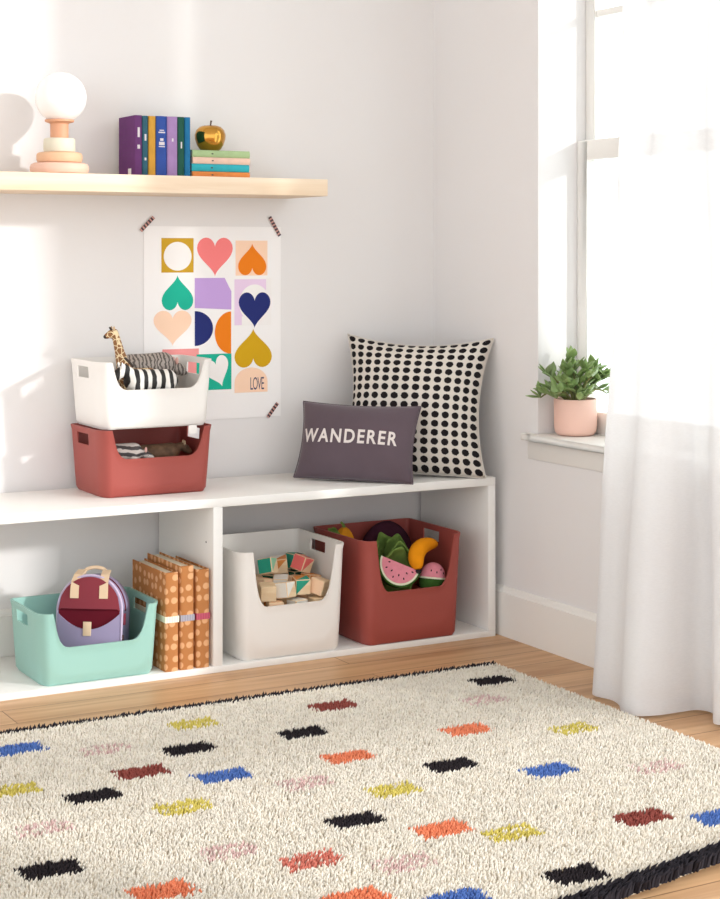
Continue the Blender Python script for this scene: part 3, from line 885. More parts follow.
# ------------------------------------------------------------------ wooden blocks
M['beech'] = wood_mat('beech_block', rgb(232, 196, 152), rgb(246, 220, 184), (10, 60, 60), .6)
paint = {'mint': mat('mint_paint', rgb(150, 206, 172), .55), 'teal': mat('teal_paint', rgb(38, 158, 132), .55), 'coral': mat('coral_paint', rgb(238, 112, 108), .55),
         'white': mat('white_paint', rgb(240, 236, 228), .55), 'green': mat('dark_green_paint', rgb(30, 98, 72), .55), 'orange': mat('orange_paint', rgb(222, 140, 70), .55),
         'peach': mat('peach_paint', rgb(246, 206, 170), .55)}
S_ = .0238
block_cache = {}
def block_mesh(c1, c2):
    """beech cube whose front, top and side are split corner to corner between wood and paint"""
    key = (c1, c2)
    if key in block_cache: return block_cache[key]
    bb = MB(); s = S_; e_ = .0022
    ms = [M['beech']] + [paint[c] for c in (c1, c2) if c]
    i1 = 1 if c1 else 0
    i2 = (2 if c1 else 1) if c2 else i1
    def face(o, u, v, mi_a, mi_b):
        o, u, v = Vector(o), Vector(u), Vector(v)
        q_ = [o - u - v, o + u - v, o + u + v, o - u + v]
        if mi_a == mi_b: bb.add(q_, [(0, 1, 2, 3)], mi_a)
        else:
            bb.add([q_[0], q_[1], q_[2]], [(0, 1, 2)], mi_a); bb.add([q_[0], q_[2], q_[3]], [(0, 1, 2)], mi_b)
    t_ = s - e_
    face((0, -s, 0), (t_, 0, 0), (0, 0, t_), 0, i1)
    face((0, s, 0), (-t_, 0, 0), (0, 0, t_), 0, i1)
    face((s, 0, 0), (0, t_, 0), (0, 0, t_), i2, 0)
    face((-s, 0, 0), (0, -t_, 0), (0, 0, t_), i2, i2)
    face((0, 0, s), (t_, 0, 0), (0, t_, 0), i1, i2)
    face((0, 0, -s), (t_, 0, 0), (0, -t_, 0), 0, 0)
    # chamfers
    for a in range(3):
        for s1 in (-1, 1):
            for s2 in (-1, 1):
                o = [0, 0, 0]; b1, b2 = (a + 1) % 3, (a + 2) % 3
                p = []
                for (k1, k2, k0) in ((s, t_, -t_), (t_, s, -t_), (t_, s, t_), (s, t_, t_)):
                    q_ = [0, 0, 0]; q_[b1] = s1 * k1; q_[b2] = s2 * k2; q_[a] = k0; p.append(q_)
                bb.add(p, [(0, 1, 2, 3)], 0)
    for sx in (-1, 1):
        for sy in (-1, 1):
            for sz in (-1, 1):
                bb.add([(sx * s, sy * t_, sz * t_), (sx * t_, sy * s, sz * t_), (sx * t_, sy * t_, sz * s)], [(0, 1, 2)], 0)
    me = bb.mesh('toy_block', ms, smooth=0)
    block_cache[key] = me
    return me
rng = random.Random(5)
BT = BB + .1114
def place_block(x, y, z_, rot, c1, c2, lab):
    o = bpy.data.objects.new('toy_block', block_mesh(c1, c2)); COL.objects.link(o)
    o.location = (x, y, z_); o.rotation_euler = tuple(R(a) for a in rot)
    tag(o, lab, 'block', 'wooden blocks in the white bin')
rown = ['front', 'second', 'third', 'back']
coln = ['at the divider end', 'next to the divider end', 'next to the red bin end', 'at the red bin end']
base_cols = [['', 'peach', 'white', ''], ['', 'orange', '', 'peach'], ['mint', 'white', '', 'orange'], ['', '', 'green', '']]
cname = {'': 'plain wooden', 'peach': 'peach-painted', 'white': 'white-painted', 'orange': 'orange-painted', 'mint': 'mint-painted', 'green': 'dark green'}
for ry in range(4):
    for cx_ in range(4):
        x = -.768 + (cx_ - 1.5) * .074 + rng.uniform(-.004, .004); y = -.386 + ry * .0715 + rng.uniform(-.002, .002)
        c1 = base_cols[ry][cx_]
        place_block(x, y, BT + S_ + .0004, (0, 0, rng.uniform(-16, 16) + (90 if rng.random() < .4 else 0)), c1, '', '%s toy block low in the %s row %s' % (cname[c1], rown[ry], coln[cx_]))
z2 = BT + 3 * S_ + .001
for x, y, dz, rot, c1, c2, lab in (
    (-.824, -.374, .004, (8, 0, -16), '', '', 'plain wooden block on the pile beside the notch edge near the divider'),
    (-.766, -.380, .006, (-10, 4, 28), 'white', 'white', 'pale whitewashed block on the pile at front centre'),
    (-.704, -.366, .012, (6, 0, -12), 'teal', 'orange', 'wooden block with a teal triangle on its face at front'),
    (-.648, -.380, .006, (14, 6, 36), '', 'peach', 'plain wooden block on the pile near the red bin'),
    (-.800, -.296, .006, (0, 6, 24), 'peach', 'peach', 'peach block under the topmost mint block'),
    (-.742, -.302, .008, (10, 0, -30), 'white', '', 'white triangle block behind the front centre blocks'),
    (-.638, -.300, .006, (0, 8, 12), 'orange', '', 'orange triangle block behind the blocks by the red bin'),
    (-.684, -.290, .002, (0, 0, 20), '', 'peach', 'wooden block hidden low behind the teal triangle block'),
    (-.800, -.220, .002, (0, 0, 10), '', 'orange', 'orange sided wooden block at the back of the pile'),
    (-.736, -.222, .002, (0, 0, 38), 'orange', 'green', 'orange and green block at the back of the pile'),
    (-.695, -.206, .002, (0, 0, -20), 'white', 'white', 'white block at the back under the coral pink block'),
    (-.640, -.200, .002, (0, 0, 15), 'green', 'green', 'dark green block at the back corner of the pile')):
    place_block(x, y, z2 + dz, rot, c1, c2, lab)
z3 = z2 + 2 * S_ + .001
for x, y, dz, rot, c1, c2, lab in (
    (-.776, -.280, .014, (-14, 12, 38), 'mint', 'teal', 'mint and teal corner block topmost by the divider'),
    (-.706, -.222, .004, (8, -6, -25), 'orange', 'white', 'orange and white block topmost at the centre back'),
    (-.655, -.278, .012, (12, 16, 26), 'coral', 'coral', 'coral pink block topmost on the pile'),
    (-.640, -.200, .006, (0, 6, 8), 'green', 'teal', 'dark green block topmost by the handle hole')):
    place_block(x, y, z3 + dz, rot, c1, c2, lab)

# ------------------------------------------------------------------ felt fruit
M['melon_pink'] = mat('melon_felt', rgb(226, 142, 156), .9, spec=.05, var=.06, vscale=60, bump=.2, bscale=500)
M['melon_white'] = mat('white_felt', rgb(228, 226, 200), .9, spec=.05)
M['melon_green'] = mat('green_felt', rgb(58, 92, 40), .9, spec=.05, var=.2, vscale=40)
M['seed'] = mat('black_felt', rgb(34, 26, 26), .9)
M['banana'] = mat('orange_felt', rgb(238, 150, 26), .85, spec=.05, var=.12, vscale=18, bump=.2, bscale=400)
M['lettuce'] = mat('leaf_felt', rgb(112, 138, 70), .85, spec=.05, var=.15, vscale=25, bump=.2, bscale=400)
M['pumpkin'] = mat('pumpkin_felt', rgb(226, 150, 40), .85, spec=.05, var=.1, vscale=30)
M['eggplant'] = mat('aubergine_felt', rgb(62, 30, 44), .8, spec=.1, var=.2, vscale=30)
FT = BB + .115
FG = 'felt fruit in the red bin'
# watermelon slice with its flat face to the front
def melon_slice(label, loc, rot, r0, th):
    t = thing('toy_watermelon', label, 'toy fruit', loc, rot, FG)
    n = 24
    def half(r_, z0=0): return [(r_ * math.cos(PI + PI * i / n), z0 + r_ * math.sin(PI + PI * i / n)) for i in range(n + 1)]
    bb = MB(); bb.prism(half(r0 * .84), -th / 2, th / 2); bb.build('flesh', M['melon_pink'], t, smooth=40)
    def ring(ra, rb, y0, y1, nm, m):
        q_ = MB(); q_.prism(half(ra) + list(reversed(half(rb))), y0, y1); q_.build(nm, m, t, smooth=40)
    ring(r0 * .93, r0 * .84, -th / 2, th / 2, 'pith', M['melon_white'])
    ring(r0, r0 * .93, -th / 2 - .001, th / 2 + .001, 'rind', M['melon_green'])
    for i in range(8):
        a = PI + PI * (i + .6) / 8.2; rr = r0 * (.66 if i % 2 else .5)
        q_ = MB(); q_.ball((rr * math.cos(a), -th / 2, rr * math.sin(a)), (.0022, .001, .004), 8, 6, rot=Matrix.Rotation(PI / 2 - a, 3, 'Y'))
        q_.build('seed', M['seed'], t)
    return t
melon_slice('pink felt watermelon slice with black seeds at the notch', (-.376, -.400, FT + .123), (R(-14), R(24), R(-14)), .074, .028)
t = thing('toy_watermelon', 'small felt watermelon wedge with a round green rind beside the banana', 'toy fruit', (-.246, -.392, FT + .062), (R(-6), R(8), R(-8)), FG)
n = 20
bb = MB(); bb.ball((0, 0, 0), (.046, .03, .06), 28, 16); 
# keep the lower half as rind
def half_ball(up_, rr):
    q_ = MB(); vs, fs = [], []
    m_, n_ = 8, 28
    for i in range(m_ + 1):
        ph = PI / 2 * i / m_
        for j in range(n_):
            a = 2 * PI * j / n_
            vs.append((rr[0] * math.cos(ph) * math.cos(a), rr[1] * math.cos(ph) * math.sin(a), (1 if up_ else -1) * rr[2] * math.sin(ph)))
    for i in range(m_):
        for j in range(n_): fs.append((i * n_ + j, i * n_ + (j + 1) % n_, (i + 1) * n_ + (j + 1) % n_, (i + 1) * n_ + j))
    fs.append(tuple(range(n_)))
    q_.add(vs, fs); return q_
half_ball(False, (.046, .034, .055)).build('rind', M['melon_green'], t, smooth=60)
q_ = MB(); q_.lathe([(.045, .0005), (.0455, .004), (.044, .006)], n=28)
for i, v_ in enumerate(q_.v): q_.v[i] = (v_[0], v_[1] * .74, v_[2])
q_.build('pith', M['melon_white'], t)
o = half_ball(True, (.043, .031, .046)).build('flesh', M['melon_pink'], t, smooth=60); o.location = (0, 0, .006)
for sx, sz in ((-.018, .02), (.0, .016), (.016, .024), (.026, .014)):
    q_ = MB(); yy = -.031 * math.sqrt(max(0, 1 - (sx / .043) ** 2 - (sz / .046) ** 2)); q_.ball((sx, yy, sz + .006), (.002, .0015, .0038), 8, 6); q_.build('seed', M['seed'], t)
# banana
t = thing('toy_banana', 'orange-yellow felt banana with a dark tip lying over the melon slices', 'toy fruit', (-.284, -.392, FT + .104), (0, R(8), 0), FG)
t.scale = (1.3, 1.3, 1.2)
bb = MB()
ctr = [(-.028, -.028, -.006), (-.033, -.022, .012), (-.03, -.012, .03), (-.017, .0, .046), (.004, .012, .056), (.03, .022, .06), (.053, .03, .058)]
bb.tube(ctr, [.011, .019, .0215, .022, .021, .017, .009], 16); o = bb.build('body', M['banana'], t, smooth=70)
ss = o.modifiers.new('d', 'SUBSURF'); ss.levels = 1; ss.render_levels = 1
bb = MB(); bb.ball((-.0275, -.029, -.009), (.008, .008, .006), 12, 8); bb.build('tip', M['seed'], t)
# lettuce
t = thing('toy_lettuce', 'green felt lettuce leaves standing behind the watermelon slice', 'toy vegetable', (-.354, -.288, FT + .006), (0, 0, 0), FG)
def leaf_grid(w_, h_, curl, wav, seed):
    rr = random.Random(seed); ph = rr.uniform(0, 6)
    def fn(u, v_):
        x = (u - .5) * 2
        half = w_ * (.35 + .65 * math.sin(PI * min(1, .12 + v_ * .80)) ** .8)
        return Vector((x * half, -curl * (x * x) - 1.6 * curl * max(0, v_ - .55) ** 2 * 4 + wav * math.sin(6 * v_ + 3 * x + ph) * (.2 + abs(x)), h_ * (v_ - .12 * max(0, v_ - .6)) * (1 - .12 * x * x) + .003 * math.sin(5 * x + ph) * v_))
    return fn
for k_, (ox_, oy_, az, tl, w_, h_) in enumerate(((-.02, -.03, 10, -12, .056, .185), (.02, -.022, -18, -8, .052, .192), (-.045, .0, 40, 6, .05, .175), (.04, .005, -40, 8, .05, .195), (0, .02, 4, 12, .06, .2))):
    bb = MB(); fn = leaf_grid(w_, h_, .018, .010, k_)
    Mx = Matrix.Translation((ox_, oy_, .0)) @ Matrix.Rotation(R(az), 4, 'Z') @ Matrix.Rotation(R(-tl), 4, 'X')
    bb.grid(lambda u, v_: tuple(Mx @ fn(u, v_)), 14, 14, uv=False)
    o = bb.build('leaf', M['lettuce'], t, smooth=80)
    sd = o.modifiers.new('t', 'SOLIDIFY'); sd.thickness = .004
# pumpkin and aubergine
t = thing('toy_pumpkin', 'round orange felt pumpkin at the back corner of the red bin', 'toy vegetable', (-.446, -.170, FT + .002), (0, 0, 0), FG)
bb = MB(); bb.ball((0, 0, .105), (.042, .042, .105), 40, 16, shape=lambda u, th_: 1 + .06 * math.cos(8 * th_)); bb.build('body', M['pumpkin'], t, smooth=80)
bb = MB(); bb.tube([(0, 0, .205), (-.004, 0, .218), (-.012, 0, .226)], [.006, .005, .004], 8); bb.build('stem', M['lettuce'], t)
bb = MB(); fn = leaf_grid(.02, .06, .008, .004, 9); Mx = Matrix.Translation((-.03, -.01, .17)) @ Matrix.Rotation(R(-40), 4, 'Y')
bb.grid(lambda u, v_: tuple(Mx @ fn(u, v_)), 8, 8, uv=False); o = bb.build('leaf', M['lettuce'], t); sd = o.modifiers.new('t', 'SOLIDIFY'); sd.thickness = .003
t = thing('toy_eggplant', 'dark purple felt aubergine at the back wall of the red bin', 'toy vegetable', (-.290, -.170, FT + .002), (0, 0, 0), FG)
bb = MB(); bb.ball((0, 0, .110), (.103, .046, .108), 28, 16, shape=lambda u, th_: 1 - .12 * max(0, u)); bb.build('body', M['eggplant'], t, smooth=80)
bb = MB(); bb.tube([(.0, 0, .195), (.01, .0, .208)], [.009, .006], 8); bb.build('stem', M['melon_green'], t)

# ------------------------------------------------------------------ pillows
def pillow_fn(W_, H_, T_, pinch, low=1.0):
    """half-extents W_,H_; returns surface point for side s at u,v in [-1,1]"""
    def fn(u, v, s):
        x = u * W_ * (1 - pinch * (1 - v * v) * abs(u) ** 2.0)
        z = v * H_ * (1 - pinch * (low if v < 0 else 1.0) * (1 - u * u) * abs(v) ** 2.0)
        e = ((1 - abs(u) ** 2.6) * (1 - abs(v) ** 2.6))
        y = s * T_ * max(e, 0) ** .55
        y *= 1 + .05 * math.sin(5 * u + 3 * v) * (1 - abs(v))
        return Vector((x, y, z))
    return fn
def pillow(name, label, loc, rot, W_, H_, T_, pinch, m, n=48, low=1.0):
    root = thing(name, label, 'pillow', loc, rot)
    fn = pillow_fn(W_, H_, T_, pinch, low)
    bb = MB()
    for s in (-1, 1):
        bb.grid(lambda a, c_, s=s: tuple(fn(a * 2 - 1, c_ * 2 - 1, s)), n, n)
    o = bb.build('cover', m, root, smooth=0)
    o.data.polygons.foreach_set('use_smooth', [True] * len(o.data.polygons))
    # seam piping
    sm = MB(); pts_ = []
    for i in range(4 * n):
        k_, t_ = divmod(i, n); a = -1 + 2 * t_ / n
        u, v = ((a, -1), (1, a), (-a, 1), (-1, -a))[k_]
        pts_.append(fn(u, v, 0))
    sm.tube(pts_ + [pts_[0]], .0022, 6); sm.build('seam', m, root)
    return root, fn
M['dot_cloth'] = dots_mat('black_dot_woven', rgb(214, 207, 198), rgb(30, 26, 28), 14, 16, .36, .38)
M['slate'] = mat('slate_velvet', rgb(94, 80, 88), .8, spec=.15, sheen=.3, var=.06, vscale=10, bump=.15, bscale=250)
M['slate_print'] = mat('white_letter_felt', rgb(228, 220, 216), .85, spec=.1)
# big dotted cushion stands in the corner, leaning back
pillow('throw_pillow', 'big cream cushion with black dots leaning in the room corner', (-.232, -.262, CT + .2285), (R(-14), R(1), R(-43)), .246, .228, .095, .15, M['dot_cloth'], low=.12)
wp, wf = pillow('lumbar_pillow', 'dark slate oblong pillow with white lettering in front of dotted cushion', (-.468, -.296, CT + .1225), (R(-20), R(1), R(-46)), .197, .125, .050, .07, M['slate'], low=.3)
vs, fs = text_mesh('WANDERER', .062, .0010, .0014, 1.22)
xs_ = [v.x for v in vs]; ys_ = [v.y for v in vs]
cx_, wx_ = (max(xs_) + min(xs_)) / 2, (max(xs_) - min(xs_)) / 2
cy_ = (max(ys_) + min(ys_)) / 2
hy_ = (max(ys_) - min(ys_)) / 2
bmv = []
tm = bpy.data.meshes.new('lt'); tm.from_pydata([tuple(v) for v in vs], [], fs)
bm = bmesh.new(); bm.from_mesh(tm)
bmesh.ops.triangulate(bm, faces=bm.faces)
for _ in range(2):
    long_ = [e for e in bm.edges if e.calc_length() > .012]
    if long_: bmesh.ops.subdivide_edges(bm, edges=long_, cuts=1); bmesh.ops.triangulate(bm, faces=[f for f in bm.faces if len(f.verts) > 3])
bm.verts.ensure_lookup_table()
for v in bm.verts:
    u = (v.co.x - cx_) / wx_ * .83 - .085
    w_ = (v.co.y - cy_) / hy_ * .18 + .05
    p = wf(u, w_, -1)
    v.co = p + Vector((0, -.0012 - (.0012 if v.co.z > 0 else 0), 0))
bm.to_mesh(tm); bm.free()
tm.materials.append(M['slate_print'])
lo = bpy.data.objects.new('lettering', tm); COL.objects.link(lo); lo.parent = wp

# ------------------------------------------------------------------ plant on the sill
M['pot'] = mat('pink_ceramic', rgb(238, 196, 180), .55, spec=.3, var=.03, vscale=6)
M['soil'] = mat('potting_soil', rgb(70, 52, 40), .95, var=.3, vscale=60)
M['jade'] = mat('jade_leaf', rgb(128, 152, 92), .35, spec=.5, var=.42, vscale=22)
M['jade_stem'] = mat('jade_stem', rgb(118, 120, 70), .6)
pl = thing('potted_plant', 'bushy jade plant in a pink ceramic pot on the window sill', 'plant', (.080, -.713, .6685))
bb = MB()
bb.lathe([(0, .001), (.05, .0), (.058, .003), (.064, .011), (.067, .03), (.067, .112), (.0662, .1135), (.0635, .1135), (.062, .112), (.061, .095), (0, .095)], n=56)
bb.build('pot', M['pot'], pl, smooth=40)
bb = MB(); bb.lathe([(0, .098), (.03, .099), (.0605, .096)], n=30, cap=False); bb.build('soil', M['soil'], pl)
rng = random.Random(11)
lv = MB(); stm = MB()
def jade_leaf(p, d, L, Wd, roll):
    d = Vector(d).normalized()
    side = d.cross(Vector((0, 0, 1)))
    if side.length < .05: side = Vector((1, 0, 0))
    side.normalize(); nrm = side.cross(d).normalized()
    rm = Matrix.Rotation(roll, 3, d); side = rm @ side; nrm = rm @ nrm
    nu, nv = 8, 7
    vs, fs = [], []
    prof = [0.05, .35, .72, .98, 1.0, .82, .45, .05]
    for i in range(nv + 1):
        t_ = i / nv
        for j in range(nu):
            a = 2 * PI * j / nu
            q_ = Vector(p) + d * (L * t_) + side * (Wd * prof[i] * math.cos(a)) + nrm * (.0032 * (prof[i] ** .5) * math.sin(a) + .12 * L * (t_ * t_) * -.6)
            vs.append(q_)
    for i in range(nv):
        for j in range(nu): fs.append((i * nu + j, i * nu + (j + 1) % nu, (i + 1) * nu + (j + 1) % nu, (i + 1) * nu + j))
    fs.append(tuple(reversed(range(nu)))); fs.append(tuple(nv * nu + j for j in range(nu)))
    lv.add(vs, fs)
branches = []
# directions in the room: camera sees -x,-y side; image left is about (-.87,.49)
lft = Vector((-.873, .488, 0)); bck = Vector((.488, .873, 0)); lft = Vector((-.97, .18, 0))
for a_, up_, L_, b_ in ((1.0, .50, .128, .0), (.85, .68, .125, -.4), (.8, .9, .14, .3), (.35, 1.2, .13, -.3), (.1, 1.5, .155, .2), (-.2, 1.2, .12, -.45), (-.55, 1.1, .13, .1), (-.8, .8, .125, -.2), (-.9, .55, .12, .3), (-.4, .9, .12, -.8), (.4, .8, .12, -.8), (.0, .9, .11, .8), (-.65, 1.0, .12, .5), (.6, .5, .12, -.6), (0.0, .55, .09, -1.0), (-1.0, .9, .13, -.1)):
    b_ = b_ * .25 if b_ > 0 else b_
    d = (lft * a_ + bck * b_ * .8 + Vector((0, 0, up_))).normalized()
    L_ *= (.86 if a_ > .3 else .9); p0 = lft * a_ * .022 + bck * b_ * .02 + Vector((0, 0, .098))
    pts_ = []
    for i in range(6):
        t_ = i / 5
        pts_.append(p0 + d * (L_ * t_) + Vector((0, 0, .02 * math.sin(PI * t_) - .028 * t_ * t_ * (1 if up_ < .7 else 0))))
    stm.tube(pts_, [.0048, .0044, .004, .0036, .003, .0022], 8)
    for i in range(1, 6):
        for k_ in range(2 if i > 2 else 1):
            ang = rng.uniform(0, 2 * PI)
            pr = Vector((math.cos(ang), math.sin(ang), rng.uniform(-.3, .8)))
            jade_leaf(pts_[i], d * rng.uniform(.5, 1.2) + pr * .9, rng.uniform(.040, .058), rng.uniform(.0105, .015), rng.uniform(-.6, .6))
    jade_leaf(pts_[-1], d + Vector((0, 0, .3)), .042, .012, 0)
stm.build('stems', M['jade_stem'], pl, smooth=60)
lv.build('foliage', M['jade'], pl, smooth=60)

# ------------------------------------------------------------------ sheer curtain
def spline(pts, n):
    out = []
    P = [Vector(p) for p in pts]
    P = [P[0] * 2 - P[1]] + P + [P[-1] * 2 - P[-2]]
    for i in range(1, len(P) - 2):
        for k_ in range(n):
            t_ = k_ / n
            a, b_, c_, d_ = P[i - 1], P[i], P[i + 1], P[i + 2]
            out.append(.5 * ((2 * b_) + (c_ - a) * t_ + (2 * a - 5 * b_ + 4 * c_ - d_) * t_ ** 2 + (3 * b_ - a - 3 * c_ + d_) * t_ ** 3))
    out.append(P[-2]); return out
botp = [(-.140, -1.165), (-.203, -1.180), (-.228, -1.218), (-.215, -1.275), (-.228, -1.325), (-.264, -1.385), (-.256, -1.435), (-.20, -1.458), (-.13, -1.462), (-.075, -1.468), (-.06, -1.51), (-.10, -1.56), (-.125, -1.60), (-.085, -1.64), (-.06, -1.68), (-.10, -1.72)]
topp = [(-.085, -1.165), (-.105, -1.18), (-.112, -1.22), (-.092, -1.262), (-.10, -1.305), (-.125, -1.345), (-.12, -1.395), (-.09, -1.43), (-.08, -1.455), (-.075, -1.48), (-.085, -1.52), (-.115, -1.56), (-.12, -1.60), (-.09, -1.64), (-.07, -1.68), (-.10, -1.72)]
bs, ts = spline([(*p, 0) for p in botp], 8), spline([(*p, 0) for p in topp], 8)
nC = len(bs) - 1
def cur(zlo, zhi, off=0.0):
    def fn(u, v):
        z_ = zlo + (zhi - zlo) * v
        i = min(nC, int(round(u * nC)))
        k_ = min(1, z_ / 1.6)
        p = bs[i].lerp(ts[i], k_)
        wob = .006 * math.sin(7 * z_ + 9 * u) * math.sin(PI * min(1, z_ / 2.6))
        return (p.x + wob + off, p.y, z_)
    return fn
ct = thing('sheer_curtain', 'long sheer white curtain hanging to the floor beside the window', 'curtain', (0, 0, 0))
bb = MB(); bb.grid(cur(.008, 2.78), nC, 60, uv=False); bb.build('drape', M['sheer'], ct, smooth=80)
bb = MB(); bb.grid(cur(.008, .05, .0022), nC, 3, uv=False); bb.build('hem', M['sheer_hem'], ct, smooth=80)

# ------------------------------------------------------------------ shaggy rug
RX0, RX1, RY1 = -2.75, -.292, -.803
def rug_front(x): return -2.350 - .19 * min(.6, max(-.2, -.74 - x))
rug = thing('rug', 'cream shaggy rug with scattered coloured dashes and black ends on the floor', 'rug', (-1.5, -1.58, 0))
RO = Vector(rug.location)
bb = MB()
nx_ = 24
top, bot = [], []
for i in range(nx_ + 1):
    x = RX0 + (RX1 - RX0) * i / nx_
    bot.append((x - RO.x, rug_front(x) - RO.y)); top.append((x - RO.x, RY1 - RO.y))
pts_ = bot + list(reversed(top)); k = len(pts_)
bb.add([(x, y, .001) for x, y in pts_] + [(x, y, .011) for x, y in pts_], [(i, (i + 1) % k, k + (i + 1) % k, k + i) for i in range(k)] + [tuple(reversed(range(k))), tuple(range(k, 2 * k))])
M['rug_back'] = mat('rug_backing', rgb(206, 192, 168), .95, spec=.05)
bb.build('backing', M['rug_back'], rug, smooth=0)
yarn = {}
for nm, c in dict(cream=(237, 230, 217), cream2=(224, 214, 197), black=(48, 43, 46), blue=(88, 120, 186), pink=(218, 186, 182), yellow=(214, 198, 104), red=(146, 78, 70), orange=(232, 138, 102), coral=(212, 126, 110), edge=(52, 49, 54)).items():
    yarn[nm] = mat('yarn_' + nm, rgb(*c), .95, spec=.05, var=.08, vscale=30)
yn = list(yarn)
DASH = [('blue', -1.79, -0.977), ('pink', -1.602, -1.082), ('yellow', -1.328, -0.982), ('black', -1.427, -1.179), ('red', -1.596, -1.296), ('blue', -1.442, -1.417), ('yellow', -1.898, -1.279), ('black', -1.756, -1.407), ('yellow', -1.61, -1.575), ('pink', -1.921, -1.556), ('black', -1.986, -1.792), ('orange', -1.839, -2.006), ('red', -0.93, -1.005), ('black', -1.12, -1.192), ('orange', -1.117, -1.428), ('pink', -1.298, -1.557), ('yellow', -1.15, -1.697), ('black', -1.323, -1.832), ('coral', -1.516, -1.998), ('pink', -1.359, -2.105), ('orange', -1.535, -2.216), ('blue', -1.37, -2.314), ('orange', -0.744, -1.371), ('black', -0.935, -1.603), ('orange', -1.191, -1.971), ('yellow', -1.075, -2.064), ('black', -0.407, -0.991), ('pink', -0.541, -1.152), ('yellow', -0.501, -1.497), ('blue', -0.754, -1.749), ('pink', -0.518, -1.854), ('red', -0.772, -2.118), ('black', -1.101, -2.318), ('blue', -0.63, -2.198), ('pink', -1.635, -1.873),
        ('black', -2.15, -1.05), ('orange', -2.05, -1.42), ('red', -2.28, -1.5), ('blue', -2.2, -1.9), ('yellow', -2.45, -1.2), ('black', -2.5, -1.75), ('coral', -2.1, -2.2)]
def pile(name, xs0, xs1, yfun0, yfun1, step, colour_fn, ln, rad, seed, zbase=.010, lean=.55, out=(0, 0)):
    rs = np.random.RandomState(seed)
    gx = np.arange(xs0, xs1, step); gy = np.arange(-2.5, -.75, step)
    X, Y = np.meshgrid(gx, gy); X = X.ravel() + rs.uniform(-.45, .45, X.size) * step; Y = Y.ravel() + rs.uniform(-.45, .45, Y.size) * step
    y0 = np.array([yfun0(x) for x in X]); y1 = np.array([yfun1(x) for x in X])
    ok = (Y > y0) & (Y < y1); X, Y = X[ok], Y[ok]
    n_ = X.size
    ci = colour_fn(X, Y, rs)
    L = ln * rs.uniform(.82, 1.12, n_); A = rs.uniform(0, 2 * PI, n_)
    # tufts lie mostly towards the front of the rug
    dx = lean * (.22 * rs.randn(n_)) + out[0]; dy = lean * (-.6 + .26 * rs.randn(n_)) + out[1]
    V = np.zeros((n_, 7, 3))
    for k_ in range(3):
        a = A + k_ * 2 * PI / 3
        V[:, k_, 0] = X + rad * np.cos(a); V[:, k_, 1] = Y + rad * np.sin(a); V[:, k_, 2] = zbase - .002
        V[:, 3 + k_, 0] = X + dx * L * .35 + rad * .85 * np.cos(a); V[:, 3 + k_, 1] = Y + dy * L * .35 + rad * .85 * np.sin(a); V[:, 3 + k_, 2] = zbase + L * .55
    V[:, 6, 0] = X + dx * L; V[:, 6, 1] = Y + dy * L; V[:, 6, 2] = zbase + L * .95
    V[:, :, 2] = np.maximum(V[:, :, 2], .003)
    V[:, :, 0] -= RO.x; V[:, :, 1] -= RO.y
    base = (np.arange(n_) * 7)[:, None]
    quads = np.array([[0, 1, 4, 3], [1, 2, 5, 4], [2, 0, 3, 5]]); tris = np.array([[3, 4, 6], [4, 5, 6], [5, 3, 6]])
    Q = (base[:, :, None] + quads[None]).reshape(-1); T = (base[:, :, None] + tris[None]).reshape(-1)
    me = bpy.data.meshes.new(name)
    me.vertices.add(n_ * 7); me.vertices.foreach_set('co', V.ravel())
    nl = Q.size + T.size; me.loops.add(nl); me.loops.foreach_set('vertex_index', np.concatenate([Q, T]).astype(np.int32))
    nq, nt = n_ * 3, n_ * 3
    me.polygons.add(nq + nt)
    me.polygons.foreach_set('loop_start', np.concatenate([np.arange(nq) * 4, nq * 4 + np.arange(nt) * 3]).astype(np.int32))
    me.polygons.foreach_set('material_index', np.concatenate([np.repeat(ci, 3), np.repeat(ci, 3)]).astype(np.int32))
    me.polygons.foreach_set('use_smooth', np.ones(nq + nt, dtype=bool))
    for nm in yn: me.materials.append(yarn[nm])
    me.update(calc_edges=True); me.validate()
    o = bpy.data.objects.new(name, me); COL.objects.link(o); o.parent = rug
    return o
def pile_col(X, Y, rs):
    ci = np.where(rs.rand(X.size) < .8, 0, 1)
    ex, ey = rs.uniform(-.008, .008, X.size), rs.uniform(-.006, .006, X.size)
    for nm, x, y in DASH:
        inside = (np.abs(X + ex - x) < .060) & (np.abs(Y + ey - (y + .012)) < .038)
        if nm == 'pink': inside &= rs.rand(X.size) < .5
        elif nm in ('yellow', 'coral'): inside &= rs.rand(X.size) < .85
        ci[inside] = yn.index(nm)
    return ci
pl_ = pile('pile', RX0, RX1, lambda x: rug_front(x) + .022, lambda x: RY1 - .014, .0064, pile_col, .0165, .0039, 3, lean=.42)
pl_['kind'] = 'stuff'
edge_col = lambda X, Y, rs: np.full(X.size, yn.index('edge'))
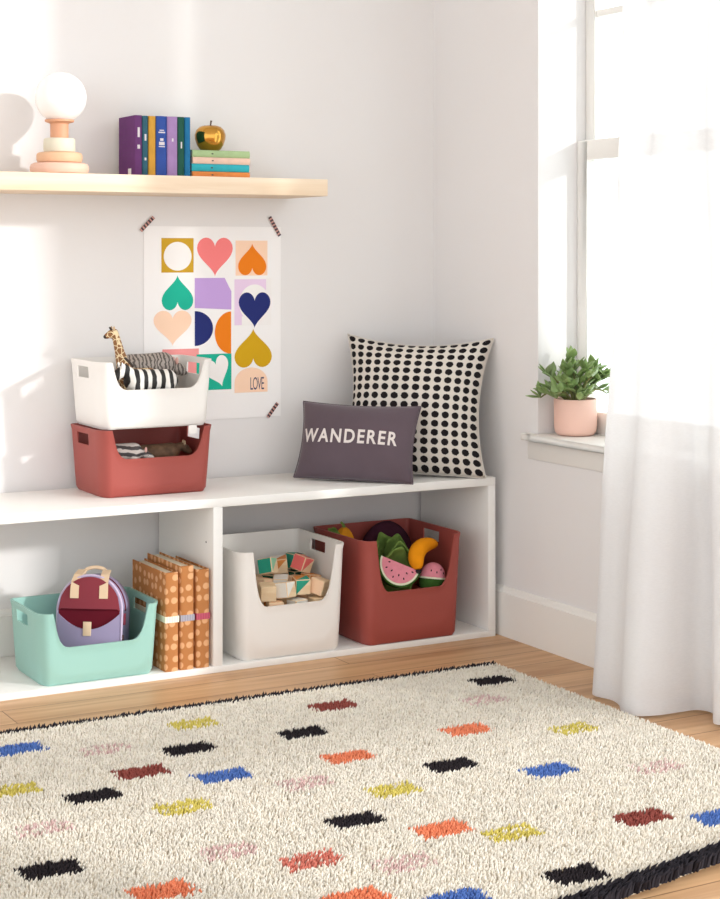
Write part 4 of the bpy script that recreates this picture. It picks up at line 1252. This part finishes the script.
e1 = pile('back_edging', RX0, RX1, lambda x: RY1 - .020, lambda x: RY1 + .002, .0075, edge_col, .02, .0048, 4)
e1['kind'] = 'stuff'
e2 = pile('front_edging', RX0, RX1, lambda x: rug_front(x) - .014, lambda x: rug_front(x) + .03, .0075, edge_col, .034, .0062, 5, lean=.5, out=(0, -.3))
e2['kind'] = 'stuff'

# ------------------------------------------------------------------ light and camera
world = bpy.data.worlds.new('daylight'); scene.world = world
world.use_nodes = True
bg = world.node_tree.nodes['Background']
wt = world.node_tree
tc = wt.nodes.new('ShaderNodeTexCoord'); sx_ = wt.nodes.new('ShaderNodeSeparateXYZ'); wt.links.new(tc.outputs['Generated'], sx_.inputs[0])
mr = wt.nodes.new('ShaderNodeMapRange'); mr.interpolation_type = 'SMOOTHSTEP'
mr.inputs['From Min'].default_value = -.1; mr.inputs['From Max'].default_value = .75
mr.inputs['To Min'].default_value = 1.36; mr.inputs['To Max'].default_value = 2.15
wt.links.new(sx_.outputs[0], mr.inputs['Value']); wt.links.new(mr.outputs[0], bg.inputs[1])
bg.inputs[0].default_value = (.935, .972, 1.0, 1)
sd = bpy.data.lights.new('sun', 'SUN'); sd.energy = 1.55; sd.angle = R(3.2); sd.color = (1, .985, .96)
so = bpy.data.objects.new('sun', sd); COL.objects.link(so)
so.rotation_euler = Vector((-.76, 1, -.35)).to_track_quat('-Z', 'Y').to_euler()
so.location = (3, -5, 3)

cam = bpy.data.cameras.new('camera'); co = bpy.data.objects.new('camera', cam); COL.objects.link(co)
co.location = (-3.070, -4.973, 1.23)
co.rotation_euler = (R(90), 0, -math.atan(940 / 1683))
cam.sensor_fit = 'HORIZONTAL'; cam.sensor_width = 36; cam.lens = 1683 / 720 * 36
cam.shift_y = -(449.5 - 255) / 720
cam.clip_start = .05; cam.clip_end = 60
scene.camera = co
vs_ = scene.view_settings
vs_.view_transform = 'Standard'; vs_.look = 'None'; vs_.gamma = 1; vs_.use_curve_mapping = False
vs_.exposure = 0.47
